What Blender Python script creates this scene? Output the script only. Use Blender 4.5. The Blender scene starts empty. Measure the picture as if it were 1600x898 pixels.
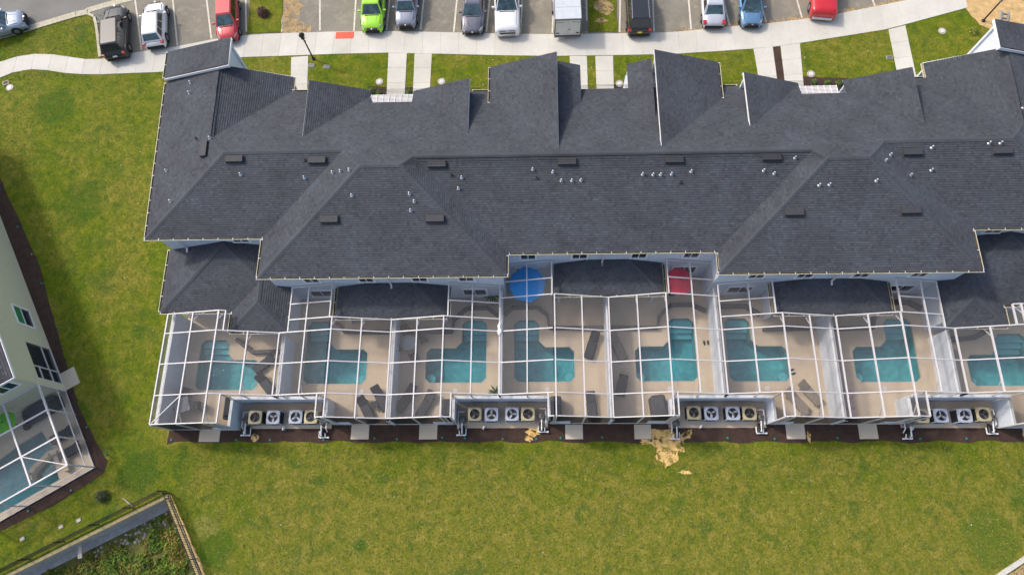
import bpy, bmesh, math, random
from mathutils import Vector, Matrix
from mathutils.geometry import delaunay_2d_cdt

random.seed(7)
scene = bpy.context.scene
COL = scene.collection
R = math.radians

# ------------------------------------------------------------------ camera
cam_d = bpy.data.cameras.new("camera")
cam = bpy.data.objects.new("camera", cam_d); COL.objects.link(cam)
cam_d.sensor_width = 36.0
cam_d.lens = 1050.289 / 1600 * 36.0
cam_d.clip_end = 2000
def _rot(t, r, yw):
    ct, st = math.cos(t), math.sin(t)
    up = Vector((0, ct, st)); fw = Vector((0, st, -ct)); ri = Vector((1, 0, 0))
    cr, sr = math.cos(r), math.sin(r)
    ri, fw = cr*ri + sr*fw, cr*fw - sr*ri
    cy, sy = math.cos(yw), math.sin(yw)
    ri, up = cy*ri + sy*up, cy*up - sy*ri
    return ri, up, fw
ri, up, fw = _rot(R(18.277214), R(2.220004), R(-0.542574))
m = Matrix.Identity(4)
for i in range(3):
    m[i][0], m[i][1], m[i][2] = ri[i], up[i], -fw[i]
m[2][3] = 45.0
cam.matrix_world = m
scene.camera = cam

# ------------------------------------------------------------------ light: hazy sun from the left and front of the building
SUN_EL, SUN_AZ = R(47), None
sdir = Vector((-0.86, 0.46, 1.0)).normalized()      # towards the sun
w = bpy.data.worlds.new("World"); scene.world = w; w.use_nodes = True
nt = w.node_tree; bg = nt.nodes['Background']
sky = nt.nodes.new('ShaderNodeTexSky'); sky.sky_type = 'NISHITA'; sky.sun_disc = False
sky.sun_elevation = math.asin(sdir.z)
sky.sun_rotation = math.atan2(sdir.x, sdir.y)
sky.air_density = 1.0; sky.dust_density = 4.0; sky.ozone_density = 1.0
nt.links.new(sky.outputs[0], bg.inputs[0]); bg.inputs[1].default_value = 0.15
sun_d = bpy.data.lights.new("sun", 'SUN'); sun_d.energy = 1.55; sun_d.angle = R(5.0); sun_d.color = (1, .95, .87)
sun = bpy.data.objects.new("sun", sun_d); COL.objects.link(sun)
sun.rotation_euler = sdir.to_track_quat('Z', 'Y').to_euler(); sun.location = sdir*80
scene.view_settings.view_transform = 'Standard'; scene.view_settings.look = 'None'
scene.view_settings.exposure = 0.56; scene.view_settings.gamma = 1
scene.render.engine = 'CYCLES'
scene.cycles.max_bounces = 6; scene.cycles.diffuse_bounces = 3; scene.cycles.glossy_bounces = 3
scene.cycles.transparent_max_bounces = 14; scene.cycles.transmission_bounces = 4
scene.cycles.use_denoising = True

# ------------------------------------------------------------------ materials
MATS = {}
def nodes(name):
    mt = bpy.data.materials.new(name); mt.use_nodes = True
    MATS[name] = mt
    n = mt.node_tree.nodes; return mt, n, mt.node_tree.links, n['Principled BSDF']
def math_n(n, l, op, a, b=None, c=None):
    x = n.new('ShaderNodeMath'); x.operation = op
    for i, v in enumerate((a, b, c)):
        if v is None: continue
        if isinstance(v, (int, float)): x.inputs[i].default_value = v
        else: l.new(v, x.inputs[i])
    return x.outputs[0]
def noise(n, l, scale, detail=4, rough=.6, vec=None, dist=0):
    x = n.new('ShaderNodeTexNoise'); x.inputs['Scale'].default_value = scale
    x.inputs['Detail'].default_value = detail; x.inputs['Roughness'].default_value = rough; x.inputs['Distortion'].default_value = dist
    if vec is None:
        g = n.new('ShaderNodeNewGeometry'); vec = g.outputs['Position']
    l.new(vec, x.inputs['Vector']); return x.outputs['Fac']
def ramp(n, l, fac, stops, interp='LINEAR'):
    r = n.new('ShaderNodeValToRGB'); r.color_ramp.interpolation = interp
    e = r.color_ramp.elements
    while len(e) < len(stops): e.new(.5)
    for i, (p, c) in enumerate(stops): e[i].position = p; e[i].color = (*c, 1)
    l.new(fac, r.inputs[0]); return r.outputs[0]
def mix(n, l, fac, a, b, mode='MIX'):
    x = n.new('ShaderNodeMix'); x.data_type = 'RGBA'; x.blend_type = mode
    for s, v in ((x.inputs[0], fac), (x.inputs[6], a), (x.inputs[7], b)):
        if isinstance(v, (int, float)): s.default_value = v
        elif isinstance(v, tuple): s.default_value = (*v, 1)
        else: l.new(v, s)
    return x.outputs[2]
def bump(n, l, b, h, strength=.4, dist=.02):
    x = n.new('ShaderNodeBump'); x.inputs['Strength'].default_value = strength; x.inputs['Distance'].default_value = dist
    l.new(h, x.inputs['Height']); l.new(x.outputs[0], b.inputs['Normal'])
def M(name, col, rough=.75, var=.12, scale=6, metal=0, coat=0, bmp=0, var2=0, scale2=.6, spec=.5):
    mt, n, l, b = nodes(name)
    f = noise(n, l, scale, 5)
    lo = tuple(max(0, c*(1-var*2)) for c in col); hi = tuple(min(1, c*(1+var*2)) for c in col)
    c = ramp(n, l, f, [(.25, lo), (.75, hi)])
    if var2:
        g = noise(n, l, scale2, 4); k = ramp(n, l, g, [(.3, (1-var2,)*3), (.7, (1+var2*.6,)*3)])
        c = mix(n, l, 1.0, c, k, 'MULTIPLY')
    l.new(c, b.inputs['Base Color'])
    b.inputs['Roughness'].default_value = rough; b.inputs['Metallic'].default_value = metal
    b.inputs['Specular IOR Level'].default_value = spec
    if coat: b.inputs['Coat Weight'].default_value = coat; b.inputs['Coat Roughness'].default_value = .08
    if bmp: bump(n, l, b, noise(n, l, scale*3, 4), bmp, .01)
    return mt

def shingle_mat(name, dark, lite):
    mt, n, l, b = nodes(name)
    uv = n.new('ShaderNodeUVMap'); sp = n.new('ShaderNodeSeparateXYZ'); l.new(uv.outputs[0], sp.inputs[0])
    row = math_n(n, l, 'FLOOR', math_n(n, l, 'DIVIDE', sp.outputs[1], .1376))
    wn = n.new('ShaderNodeTexWhiteNoise'); wn.noise_dimensions = '1D'; l.new(row, wn.inputs['W'])
    u = math_n(n, l, 'ADD', math_n(n, l, 'DIVIDE', sp.outputs[0], .19), math_n(n, l, 'MULTIPLY', wn.outputs[0], 7.3))
    cell = math_n(n, l, 'FLOOR', u)
    cv = n.new('ShaderNodeCombineXYZ'); l.new(cell, cv.inputs[0]); l.new(row, cv.inputs[1])
    w2 = n.new('ShaderNodeTexWhiteNoise'); w2.noise_dimensions = '2D'; l.new(cv.outputs[0], w2.inputs['Vector'])
    mid = tuple((a+c)/2 for a, c in zip(dark, lite))
    c = ramp(n, l, w2.outputs[0], [(0, dark), (.3, mid), (.75, mid), (1, lite)])
    fine = noise(n, l, 26, 4, .75); c = mix(n, l, 1, c, ramp(n, l, fine, [(.3, (.66,)*3), (.7, (1.34,)*3)]), 'MULTIPLY')
    big = noise(n, l, .45, 5, .65); c = mix(n, l, 1, c, ramp(n, l, big, [(.32, (.84, .82, .84)), (.5, (1, 1, 1)), (.68, (1.14, 1.17, 1.20))]), 'MULTIPLY')
    l.new(c, b.inputs['Base Color']); b.inputs['Roughness'].default_value = .88; b.inputs['Specular IOR Level'].default_value = .3
    bump(n, l, b, fine, .5, .006)
    return mt
shingle_mat('shingle', (.047, .051, .060), (.076, .082, .095))
shingle_mat('shingle_old', (.05, .05, .055), (.10, .10, .11))

def grass_mat(name):
    mt, n, l, b = nodes(name)
    g = n.new('ShaderNodeNewGeometry'); sp = n.new('ShaderNodeSeparateXYZ'); l.new(g.outputs['Position'], sp.inputs[0])
    fine = noise(n, l, 7, 7, .82); med = noise(n, l, 1.5, 6, .72, dist=.6); big = noise(n, l, .28, 5, .62)
    base = ramp(n, l, med, [(.28, (.072, .112, .008)), (.45, (.142, .150, .015)), (.58, (.205, .182, .027)), (.75, (.30, .245, .062))])
    lush = ramp(n, l, med, [(.28, (.036, .088, .003)), (.46, (.090, .134, .004)), (.60, (.142, .165, .006)), (.78, (.24, .21, .018))])
    # the back lawn is drier and paler than the side and front lawns
    dryf = math_n(n, l, 'SUBTRACT', 1.0, math_n(n, l, 'DIVIDE', math_n(n, l, 'ADD', sp.outputs[1], 1.5), 6.0)); 
    dryx = math_n(n, l, 'DIVIDE', math_n(n, l, 'ADD', sp.outputs[0], 22.0), 6.0)
    cl = n.new('ShaderNodeClamp'); l.new(dryx, cl.inputs[0])
    cy = n.new('ShaderNodeClamp'); l.new(dryf, cy.inputs[0])
    dry = math_n(n, l, 'MULTIPLY', cl.outputs[0], cy.outputs[0])
    k = math_n(n, l, 'ADD', math_n(n, l, 'MULTIPLY', big, 2.2), math_n(n, l, 'MULTIPLY', dry, .5))
    k = math_n(n, l, 'SUBTRACT', k, .90)
    cl2 = n.new('ShaderNodeClamp'); l.new(math_n(n, l, 'MULTIPLY', k, 1.9), cl2.inputs[0])
    c = mix(n, l, cl2.outputs[0], lush, base)
    spot = ramp(n, l, noise(n, l, .62, 4, .6, dist=1.0), [(.56, (0, 0, 0)), (.68, (1, 1, 1))])
    c = mix(n, l, math_n(n, l, 'MULTIPLY', spot, .6), c, (.040, .095, .012))
    # lush and worn patches that stand out in the lawn: x, y, radius
    wob = math_n(n, l, 'MULTIPLY', noise(n, l, .9, 5, .65), 2.2)
    for px, py, pr, colr, amt in ((27.5, -1.6, 1.4, (.045, .110, .008), .5), (30.5, .8, 1.1, (.045, .110, .008), .45), (-11.3, -2.3, .15, (.03, .10, .010), .8), (-12.7, -2.9, .05, (.03, .10, .010), .8), (-20.5, -2.5, .9, (.035, .10, .006), .6), (-26.5, 2.3, 1.2, (.032, .088, .006), .7), (-21.5, -1.0, .5, (.30, .26, .08), .35), (-38.5, 30.5, 1.4, (.034, .09, .004), .6), (-28.5, 25.5, .9, (.17, .14, .02), .5), (-34.5, 22, 1.5, (.034, .09, .004), .5), (-43, 20.5, 1.6, (.034, .088, .004), .6)):
        vd = n.new('ShaderNodeVectorMath'); vd.operation = 'DISTANCE'; l.new(g.outputs['Position'], vd.inputs[0]); vd.inputs[1].default_value = (px, py, 0)
        mr = n.new('ShaderNodeMapRange'); l.new(math_n(n, l, 'ADD', vd.outputs['Value'], math_n(n, l, 'SUBTRACT', wob, 1.1)), mr.inputs[0]); mr.inputs[1].default_value = pr+.5; mr.inputs[2].default_value = pr; mr.inputs[3].default_value = 0; mr.inputs[4].default_value = amt
        c = mix(n, l, mr.outputs[0], c, colr)
    br = ramp(n, l, noise(n, l, 1.3, 6, .75, dist=1.4), [(.58, (0, 0, 0)), (.72, (1, 1, 1))])
    c = mix(n, l, math_n(n, l, 'MULTIPLY', br, .45), c, (.23, .165, .04))
    straw = ramp(n, l, noise(n, l, 4.0, 7, .85, dist=1.8), [(.55, (0, 0, 0)), (.68, (1, 1, 1))])
    c = mix(n, l, math_n(n, l, 'MULTIPLY', straw, math_n(n, l, 'ADD', .25, math_n(n, l, 'MULTIPLY', cl2.outputs[0], .3))), c, (.31, .29, .09))
    dk = ramp(n, l, noise(n, l, 5.5, 6, .8, dist=.8), [(.34, (1, 1, 1)), (.46, (0, 0, 0))])
    c = mix(n, l, math_n(n, l, 'MULTIPLY', dk, .5), c, (.055, .078, .010))
    c = mix(n, l, 1, c, ramp(n, l, fine, [(.32, (.50, .54, .45)), (.5, (1, 1, 1)), (.68, (1.5, 1.45, 1.4))]), 'MULTIPLY')
    l.new(c, b.inputs['Base Color']); b.inputs['Roughness'].default_value = .9; b.inputs['Specular IOR Level'].default_value = .15
    bump(n, l, b, fine, .9, .05)
    return mt
grass_mat('grass')

def concrete_mat(name, col, joints=False):
    mt, n, l, b = nodes(name)
    a = noise(n, l, .5, 5, .6); f = noise(n, l, 14, 5, .7)
    oi = n.new('ShaderNodeObjectInfo')
    c = ramp(n, l, a, [(.3, tuple(x*.90 for x in col)), (.7, tuple(min(1, x*1.06) for x in col))])
    c = mix(n, l, 1, c, ramp(n, l, f, [(.3, (.92,)*3), (.7, (1.06,)*3)]), 'MULTIPLY')
    c = mix(n, l, 1, c, ramp(n, l, oi.outputs['Random'], [(0, (.95, .945, .93)), (1, (1.04, 1.04, 1.05))]), 'MULTIPLY')
    st = ramp(n, l, noise(n, l, 1.7, 6, .75), [(.55, (0, 0, 0)), (.75, (1, 1, 1))])
    c = mix(n, l, math_n(n, l, 'MULTIPLY', st, .28), c, tuple(x*.62 for x in col))
    l.new(c, b.inputs['Base Color']); b.inputs['Roughness'].default_value = .85; b.inputs['Specular IOR Level'].default_value = .25
    bump(n, l, b, f, .15, .005)
concrete_mat('concrete', (.565, .545, .485)); concrete_mat('concrete_cool', (.50, .49, .47))
concrete_mat('deck_tan', (.56, .45, .325)); concrete_mat('pad_tan', (.60, .52, .40))

def asphalt_mat(name, col, stain):
    mt, n, l, b = nodes(name)
    a = noise(n, l, .35, 5, .62, dist=.5); f = noise(n, l, 22, 5, .8); s = noise(n, l, 1.1, 6, .72, dist=.9)
    c = ramp(n, l, a, [(.3, tuple(x*.82 for x in col)), (.7, tuple(x*1.15 for x in col))])
    c = mix(n, l, 1, c, ramp(n, l, f, [(.3, (.72,)*3), (.7, (1.28,)*3)]), 'MULTIPLY')
    k = ramp(n, l, s, [(.50, (0, 0, 0)), (.72, (1, 1, 1))])
    c = mix(n, l, math_n(n, l, 'MULTIPLY', k, .6), c, stain)
    o = ramp(n, l, noise(n, l, .9, 4, .6), [(.66, (0, 0, 0)), (.8, (1, 1, 1))])
    c = mix(n, l, math_n(n, l, 'MULTIPLY', o, .35), c, tuple(x*.45 for x in col))
    l.new(c, b.inputs['Base Color']); b.inputs['Roughness'].default_value = .9; bump(n, l, b, f, .4, .01)
asphalt_mat('asphalt', (.215, .195, .155), (.37, .325, .245)); asphalt_mat('asphalt_road', (.185, .18, .165), (.21, .20, .18))

def mulch_mat(name, a, c2):
    mt, n, l, b = nodes(name)
    f = noise(n, l, 18, 6, .8); g = noise(n, l, 2.2, 4, .6)
    c = ramp(n, l, f, [(.3, a), (.7, c2)])
    c = mix(n, l, 1, c, ramp(n, l, g, [(.3, (.75,)*3), (.7, (1.25,)*3)]), 'MULTIPLY')
    l.new(c, b.inputs['Base Color']); b.inputs['Roughness'].default_value = .95; bump(n, l, b, f, 1, .06)
mulch_mat('mulch', (.026, .014, .009), (.095, .052, .036))
def sand_mat(name, a, c2):
    mulch_mat(name, a, c2); mt = MATS[name]; n = mt.node_tree.nodes; l = mt.node_tree.links; b = n['Principled BSDF']
    f = noise(n, l, 2.4, 8, .72, dist=.6); r = n.new('ShaderNodeMapRange'); l.new(f, r.inputs[0]); r.inputs[1].default_value = .40; r.inputs[2].default_value = .50
    t = n.new('ShaderNodeBsdfTransparent'); x = n.new('ShaderNodeMixShader'); l.new(r.outputs[0], x.inputs[0]); l.new(t.outputs[0], x.inputs[1]); l.new(b.outputs[0], x.inputs[2]); l.new(x.outputs[0], n['Material Output'].inputs[0])
sand_mat('sand_thin', (.62, .38, .11), (.86, .60, .25)); sand_mat('sand_thin_dull', (.30, .20, .09), (.52, .37, .19))
mulch_mat('sand', (.46, .29, .11), (.72, .50, .24))
mulch_mat('sand_dull', (.30, .20, .09), (.52, .37, .19)); mulch_mat('pit_soil', (.07, .105, .012), (.22, .19, .06))

def siding_mat(name, col):
    mt, n, l, b = nodes(name)
    g = n.new('ShaderNodeNewGeometry'); sp = n.new('ShaderNodeSeparateXYZ'); l.new(g.outputs['Position'], sp.inputs[0])
    h = math_n(n, l, 'FRACT', math_n(n, l, 'DIVIDE', sp.outputs[2], .16))
    f = noise(n, l, 4, 4); c = ramp(n, l, f, [(.3, tuple(x*.95 for x in col)), (.7, tuple(min(1, x*1.03) for x in col))])
    l.new(c, b.inputs['Base Color']); b.inputs['Roughness'].default_value = .6; bump(n, l, b, h, .35, .01)
siding_mat('siding', (.62, .66, .72)); siding_mat('siding_beige', (.60, .58, .42))
M('stucco_wall', (.60, .64, .70), .8, .05, 5, bmp=.2, var2=.08, scale2=1.2)
M('white_metal', (.60, .575, .57), .45, .03, 8); M('white_trim', (.80, .80, .80), .5, .03, 6); M('cream_gutter', (.66, .61, .44), .45, .04, 8)
M('gutter_dark', (.10, .085, .06), .9, .3, 8); M('dark_metal', (.02, .02, .022), .5, .15, 8); M('vent_hood', (.043, .044, .050), .75, .12, 10)
M('vent_steel', (.50, .51, .54), .32, .1, 14, metal=.6); M('black_rubber', (.018, .018, .018), .9, .2, 10); M('rim_grey', (.30, .30, .31), .35, .1, 10, metal=.7)
M('ac_grey', (.40, .43, .50), .5, .06, 8); M('ac_tan', (.42, .36, .22), .5, .06, 8); M('ac_coil', (.02, .021, .024), .7, .3, 20)
M('blade_grey', (.52, .55, .60), .35, .1, 6); M('blade_dark', (.10, .095, .10), .4, .2, 6); M('pvc', (.80, .80, .80), .4, .04, 8)
M('tank', (.13, .125, .115), .5, .12, 8); M('red_pad', (.62, .115, .065), .8, .1, 12, bmp=.4); M('paint_white', (.62, .58, .49), .8, .14, 5, var2=.15)
M('kerb', (.46, .42, .31), .85, .12, 4, bmp=.2); M('umbrella_blue', (0, .31, .78), .8, .06, 5); M('umbrella_red', (.62, .010, .055), .8, .06, 5); M('umbrella_lime', (.13, .50, .01), .8, .06, 5)
M('wicker_dark', (.035, .034, .038), .8, .25, 14, bmp=.4); M('cushion_dark', (.055, .056, .062), .9, .12, 8); M('cushion_tan', (.25, .205, .165), .9, .1, 8); M('cover_dark', (.045, .046, .052), .75, .2, 4, bmp=.3)
M('glass_table', (.25, .27, .29), .1, .05, 6); M('slate_wall', (.085, .08, .082), .75, .2, 6, bmp=.3); M('pink_vinyl', (.50, .36, .32), .5, .06, 3); M('cloth_white', (.75, .75, .74), .8, .06, 6)
M('retaining', (.42, .395, .36), .9, .10, 3, bmp=.4, var2=.15); M('cap_stone', (.42, .33, .15), .9, .15, 4, bmp=.3); M('fence_black', (.012, .012, .013), .5, .1, 8)
M('tuft_dark', (.065, .098, .008), .9, .2, 3); M('tuft_green', (.115, .155, .012), .9, .2, 3); M('tuft_pale', (.165, .175, .022), .9, .2, 3); M('tuft_straw', (.25, .225, .07), .9, .2, 3)
M('bark', (.10, .07, .045), .95, .25, 9, bmp=.6); M('leaf_red', (.09, .030, .034), .8, .4, 9); M('leaf_green', (.055, .110, .012), .8, .4, 5); M('leaf_lime', (.13, .22, .012), .8, .4, 5); M('leaf_dry', (.24, .165, .035), .85, .3, 5)
M('rubble', (.42, .38, .33), .9, .2, 5, bmp=.4); M('lid_white', (.40, .36, .31), .6, .12, 10); M('lid_grey', (.25, .26, .27), .7, .12, 10); M('teal_plastic', (.01, .16, .13), .5, .1, 10); M('doormat', (.02, .019, .018), .95, .2, 20)
M('pool_plaster', (.12, .43, .47), .6, .10, 2.5, var2=.16, scale2=1.1); M('pool_step', (.19, .52, .57), .6, .05, 3); M('coping', (.50, .42, .32), .8, .06, 6)  # pool floor blotches deepened to stand in for rippled light in the water
M('trailer_skin', (.52, .55, .58), .45, .04, 3); M('trailer_door', (.60, .59, .58), .5, .05, 4); M('chrome', (.55, .56, .58), .2, .05, 8, metal=.9)
M('lamp_red', (.45, .012, .016), .2, .1, 10, coat=.6); M('lamp_clear', (.34, .34, .33), .12, .05, 10, coat=.8); M('plate_yellow', (.75, .55, .02), .5, .05, 10); M('plate_white', (.7, .7, .68), .5, .05, 10)
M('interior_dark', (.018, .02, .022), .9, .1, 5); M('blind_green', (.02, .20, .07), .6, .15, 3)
def paint(name, col, metal=.25):
    mt, n, l, b = nodes(name)
    f = noise(n, l, 1.2, 3); c = ramp(n, l, f, [(.3, tuple(x*.93 for x in col)), (.7, tuple(min(1, x*1.06) for x in col))])
    d = ramp(n, l, noise(n, l, 9, 5, .7), [(.5, (0, 0, 0)), (.85, (1, 1, 1))])
    c = mix(n, l, math_n(n, l, 'MULTIPLY', d, .10), c, tuple(min(.6, x*1.8+.02) for x in col))
    l.new(c, b.inputs['Base Color']); b.inputs['Metallic'].default_value = metal; b.inputs['Roughness'].default_value = .38
    b.inputs['Coat Weight'].default_value = .9; b.inputs['Coat Roughness'].default_value = .05
for nm, c, mt_ in [('car_black', (.010, .010, .013), 0), ('car_white', (.72, .72, .73), 0), ('car_red', (.48, .025, .035), .1), ('car_lime', (.33, .72, .012), 0), ('car_silver', (.25, .27, .34), .35), ('car_grey', (.13, .13, .165), .35),
                   ('car_bluesilver', (.36, .42, .52), .4), ('car_blue', (.13, .27, .44), .3), ('car_black_sheen', (.032, .032, .036), 0), ('car_pale', (.56, .57, .62), .3), ('car_redtruck', (.52, .012, .018), 0)]:
    paint(nm, c, mt_)
def glassy(name, col):
    mt, n, l, b = nodes(name)
    f = noise(n, l, 2.5, 3); l.new(ramp(n, l, f, [(.35, tuple(x*.6 for x in col)), (.65, tuple(x*1.4 for x in col))]), b.inputs['Base Color'])
    b.inputs['Roughness'].default_value = .06; b.inputs['Specular IOR Level'].default_value = .8; b.inputs['Coat Weight'].default_value = .3
glassy('car_glass', (.045, .082, .092)); glassy('window_glass', (.028, .034, .04)); glassy('car_glass_dark', (.012, .014, .017))

def screen_mat(name, opacity, col):
    mt, n, l, b = nodes(name)
    f = noise(n, l, 1.2, 3)
    l.new(ramp(n, l, f, [(.3, tuple(x*.9 for x in col)), (.7, tuple(x*1.1 for x in col))]), b.inputs['Base Color'])
    b.inputs['Roughness'].default_value = .7; b.inputs['Specular IOR Level'].default_value = .2
    t = n.new('ShaderNodeBsdfTransparent'); t.inputs[0].default_value = (1, 1, 1, 1)
    mx = n.new('ShaderNodeMixShader'); mx.inputs[0].default_value = opacity
    l.new(t.outputs[0], mx.inputs[1]); l.new(b.outputs[0], mx.inputs[2]); l.new(mx.outputs[0], n['Material Output'].inputs[0])
screen_mat('screen', .17, (.22, .215, .215)); screen_mat('screen_wall', .32, (.04, .045, .055))
screen_mat('screen_front', .90, (.012, .015, .020))
def water_mat():
    mt, n, l, b = nodes('water')
    t = n.new('ShaderNodeBsdfTransparent'); t.inputs[0].default_value = (.72, .95, .96, 1)
    gl = n.new('ShaderNodeBsdfGlossy'); gl.inputs['Roughness'].default_value = .04
    fr = n.new('ShaderNodeFresnel'); fr.inputs[0].default_value = 1.33
    f = noise(n, l, 4.5, 4, .6, dist=.6)
    bp = n.new('ShaderNodeBump'); bp.inputs['Strength'].default_value = .5; bp.inputs['Distance'].default_value = .03
    l.new(f, bp.inputs['Height']); l.new(bp.outputs[0], gl.inputs['Normal']); l.new(bp.outputs[0], fr.inputs['Normal'])
    mx = n.new('ShaderNodeMixShader'); l.new(fr.outputs[0], mx.inputs[0]); l.new(t.outputs[0], mx.inputs[1]); l.new(gl.outputs[0], mx.inputs[2])
    l.new(mx.outputs[0], n['Material Output'].inputs[0]); n.remove(b)
water_mat()

# ------------------------------------------------------------------ mesh building
class MB:
    def __init__(s): s.v = []; s.f = []; s.mi = []; s.uv = None
    def face(s, pts, mi=0):
        i = len(s.v); s.v += [tuple(p) for p in pts]; s.f.append(tuple(range(i, i+len(pts)))); s.mi.append(mi); return s
    def box(s, x0, x1, y0, y1, z0, z1, mi=0, xf=None):
        c = [(x0, y0, z0), (x1, y0, z0), (x1, y1, z0), (x0, y1, z0), (x0, y0, z1), (x1, y0, z1), (x1, y1, z1), (x0, y1, z1)]
        if xf: c = [tuple(xf @ Vector(p)) for p in c]
        i = len(s.v); s.v += c
        for q in ((0, 3, 2, 1), (4, 5, 6, 7), (0, 1, 5, 4), (1, 2, 6, 5), (2, 3, 7, 6), (3, 0, 4, 7)):
            s.f.append(tuple(i+k for k in q)); s.mi.append(mi)
        return s
    def prism(s, poly, z0, z1, mi=0, top=True, bot=True, mside=None):
        n = len(poly); i = len(s.v)
        zt = z1 if callable(z1) else (lambda x, y: z1); zb = z0 if callable(z0) else (lambda x, y: z0)
        s.v += [(x, y, zb(x, y)) for x, y in poly] + [(x, y, zt(x, y)) for x, y in poly]
        if top: s.f.append(tuple(i+n+k for k in range(n))); s.mi.append(mi)
        if bot: s.f.append(tuple(i+k for k in reversed(range(n)))); s.mi.append(mi)
        for k in range(n):
            j = (k+1) % n; s.f.append((i+k, i+j, i+n+j, i+n+k)); s.mi.append(mi if mside is None else mside)
        return s
    def beam(s, p, q, wd, h, mi=0):          # rectangular bar, top face centred on the line p-q
        p, q = Vector(p), Vector(q); d = (q-p).normalized(); up_ = Vector((0, 0, 1))
        if abs(d.z) > .98: up_ = Vector((0, 1, 0))
        sx = d.cross(up_).normalized()*wd/2; u = sx.cross(d).normalized()*h
        i = len(s.v)
        for a in (p, q): s.v += [tuple(a-sx-u), tuple(a+sx-u), tuple(a+sx), tuple(a-sx)]
        for f in ((0, 1, 2, 3), (7, 6, 5, 4), (0, 4, 5, 1), (1, 5, 6, 2), (2, 6, 7, 3), (3, 7, 4, 0)):
            s.f.append(tuple(i+k for k in f)); s.mi.append(mi)
        return s
    def tube(s, p, q, r0, r1=None, n=8, mi=0, cap=True):
        r1 = r0 if r1 is None else r1
        p, q = Vector(p), Vector(q); d = (q-p).normalized()
        a = d.orthogonal().normalized(); b = d.cross(a); i = len(s.v)
        for c, r in ((p, r0), (q, r1)):
            for k in range(n):
                t = 2*math.pi*k/n; s.v.append(tuple(c+(a*math.cos(t)+b*math.sin(t))*r))
        for k in range(n):
            j = (k+1) % n; s.f.append((i+k, i+j, i+n+j, i+n+k)); s.mi.append(mi)
        if cap:
            s.f.append(tuple(i+k for k in reversed(range(n)))); s.mi.append(mi); s.f.append(tuple(i+n+k for k in range(n))); s.mi.append(mi)
        return s
    def lathe(s, prof, c=(0, 0, 0), n=14, mi=0):
        i = len(s.v)
        for r, z in prof:
            for k in range(n):
                t = 2*math.pi*k/n; s.v.append((c[0]+r*math.cos(t), c[1]+r*math.sin(t), c[2]+z))
        for a in range(len(prof)-1):
            for k in range(n):
                j = (k+1) % n; s.f.append((i+a*n+k, i+a*n+j, i+(a+1)*n+j, i+(a+1)*n+k)); s.mi.append(mi)
        s.f.append(tuple(i+(len(prof)-1)*n+k for k in range(n))); s.mi.append(mi)
        return s
    def rbox(s, x0, x1, y0, y1, z0, z1, r=.05, mi=0, n=3):   # box rounded in plan, with a small top chamfer
        pts = []
        for cx, cy, a0 in ((x1-r, y1-r, 0), (x0+r, y1-r, 90), (x0+r, y0+r, 180), (x1-r, y0+r, 270)):
            for k in range(n+1):
                t = R(a0+90*k/n); pts.append((cx+r*math.cos(t), cy+r*math.sin(t)))
        cxm, cym = (x0+x1)/2, (y0+y1)/2; c = min(r*.5, (z1-z0)*.4)
        fx = 1-2*c/max(x1-x0, 1e-3); fy = 1-2*c/max(y1-y0, 1e-3)
        ins = [(cxm+(x-cxm)*fx, cym+(y-cym)*fy) for x, y in pts]
        N = len(pts); i = len(s.v)
        s.v += [(x, y, z0) for x, y in pts]+[(x, y, z1-c) for x, y in pts]+[(x, y, z1) for x, y in ins]
        for a in (0, 1):
            for k in range(N):
                j = (k+1) % N; s.f.append((i+a*N+k, i+a*N+j, i+(a+1)*N+j, i+(a+1)*N+k)); s.mi.append(mi)
        s.f.append(tuple(i+2*N+k for k in range(N))); s.mi.append(mi)
        return s
    def build(s, name, mats, parent=None, smooth=False, loc=None, rz=None):
        me = bpy.data.meshes.new(name); me.from_pydata(s.v, [], s.f)
        if isinstance(mats, str): mats = [mats]
        for k in mats: me.materials.append(MATS[k])
        me.polygons.foreach_set('material_index', s.mi)
        if smooth: me.polygons.foreach_set('use_smooth', [True]*len(me.polygons))
        if s.uv:
            L = me.uv_layers.new(name='UVMap'); L.data.foreach_set('uv', [c for f in s.uv for p in f for c in p])
        me.validate(); me.update()
        o = bpy.data.objects.new(name, me); COL.objects.link(o)
        if parent: o.parent = parent
        if loc: o.location = loc
        if rz is not None: o.rotation_euler.z = rz
        return o
def tag(o, label=None, cat=None, group=None, kind=None):
    if label: o['label'] = label
    if cat: o['category'] = cat
    if group: o['group'] = group
    if kind: o['kind'] = kind
    return o
def thing(name, label, cat, loc=(0, 0, 0), rz=0, group=None):
    o = bpy.data.objects.new(name, None); COL.objects.link(o); o.empty_display_size = .3
    o.location = loc; o.rotation_euler.z = rz; return tag(o, label, cat, group)
def copy_tree(o, parent=None):
    c = o.copy(); COL.objects.link(c); c.parent = parent
    for ch in [x for x in CH.get(o.name, [])]: copy_tree(ch, c)
    return c
CH = {}
def index_children():
    CH.clear()
    for o in bpy.data.objects:
        if o.parent: CH.setdefault(o.parent.name, []).append(o)
def inside(p, poly):
    x, y = p; r = False; n = len(poly)
    for i in range(n):
        x0, y0 = poly[i]; x1, y1 = poly[(i+1) % n]
        if (y0 > y) != (y1 > y) and x < (x1-x0)*(y-y0)/(y1-y0)+x0: r = not r
    return r
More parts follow.
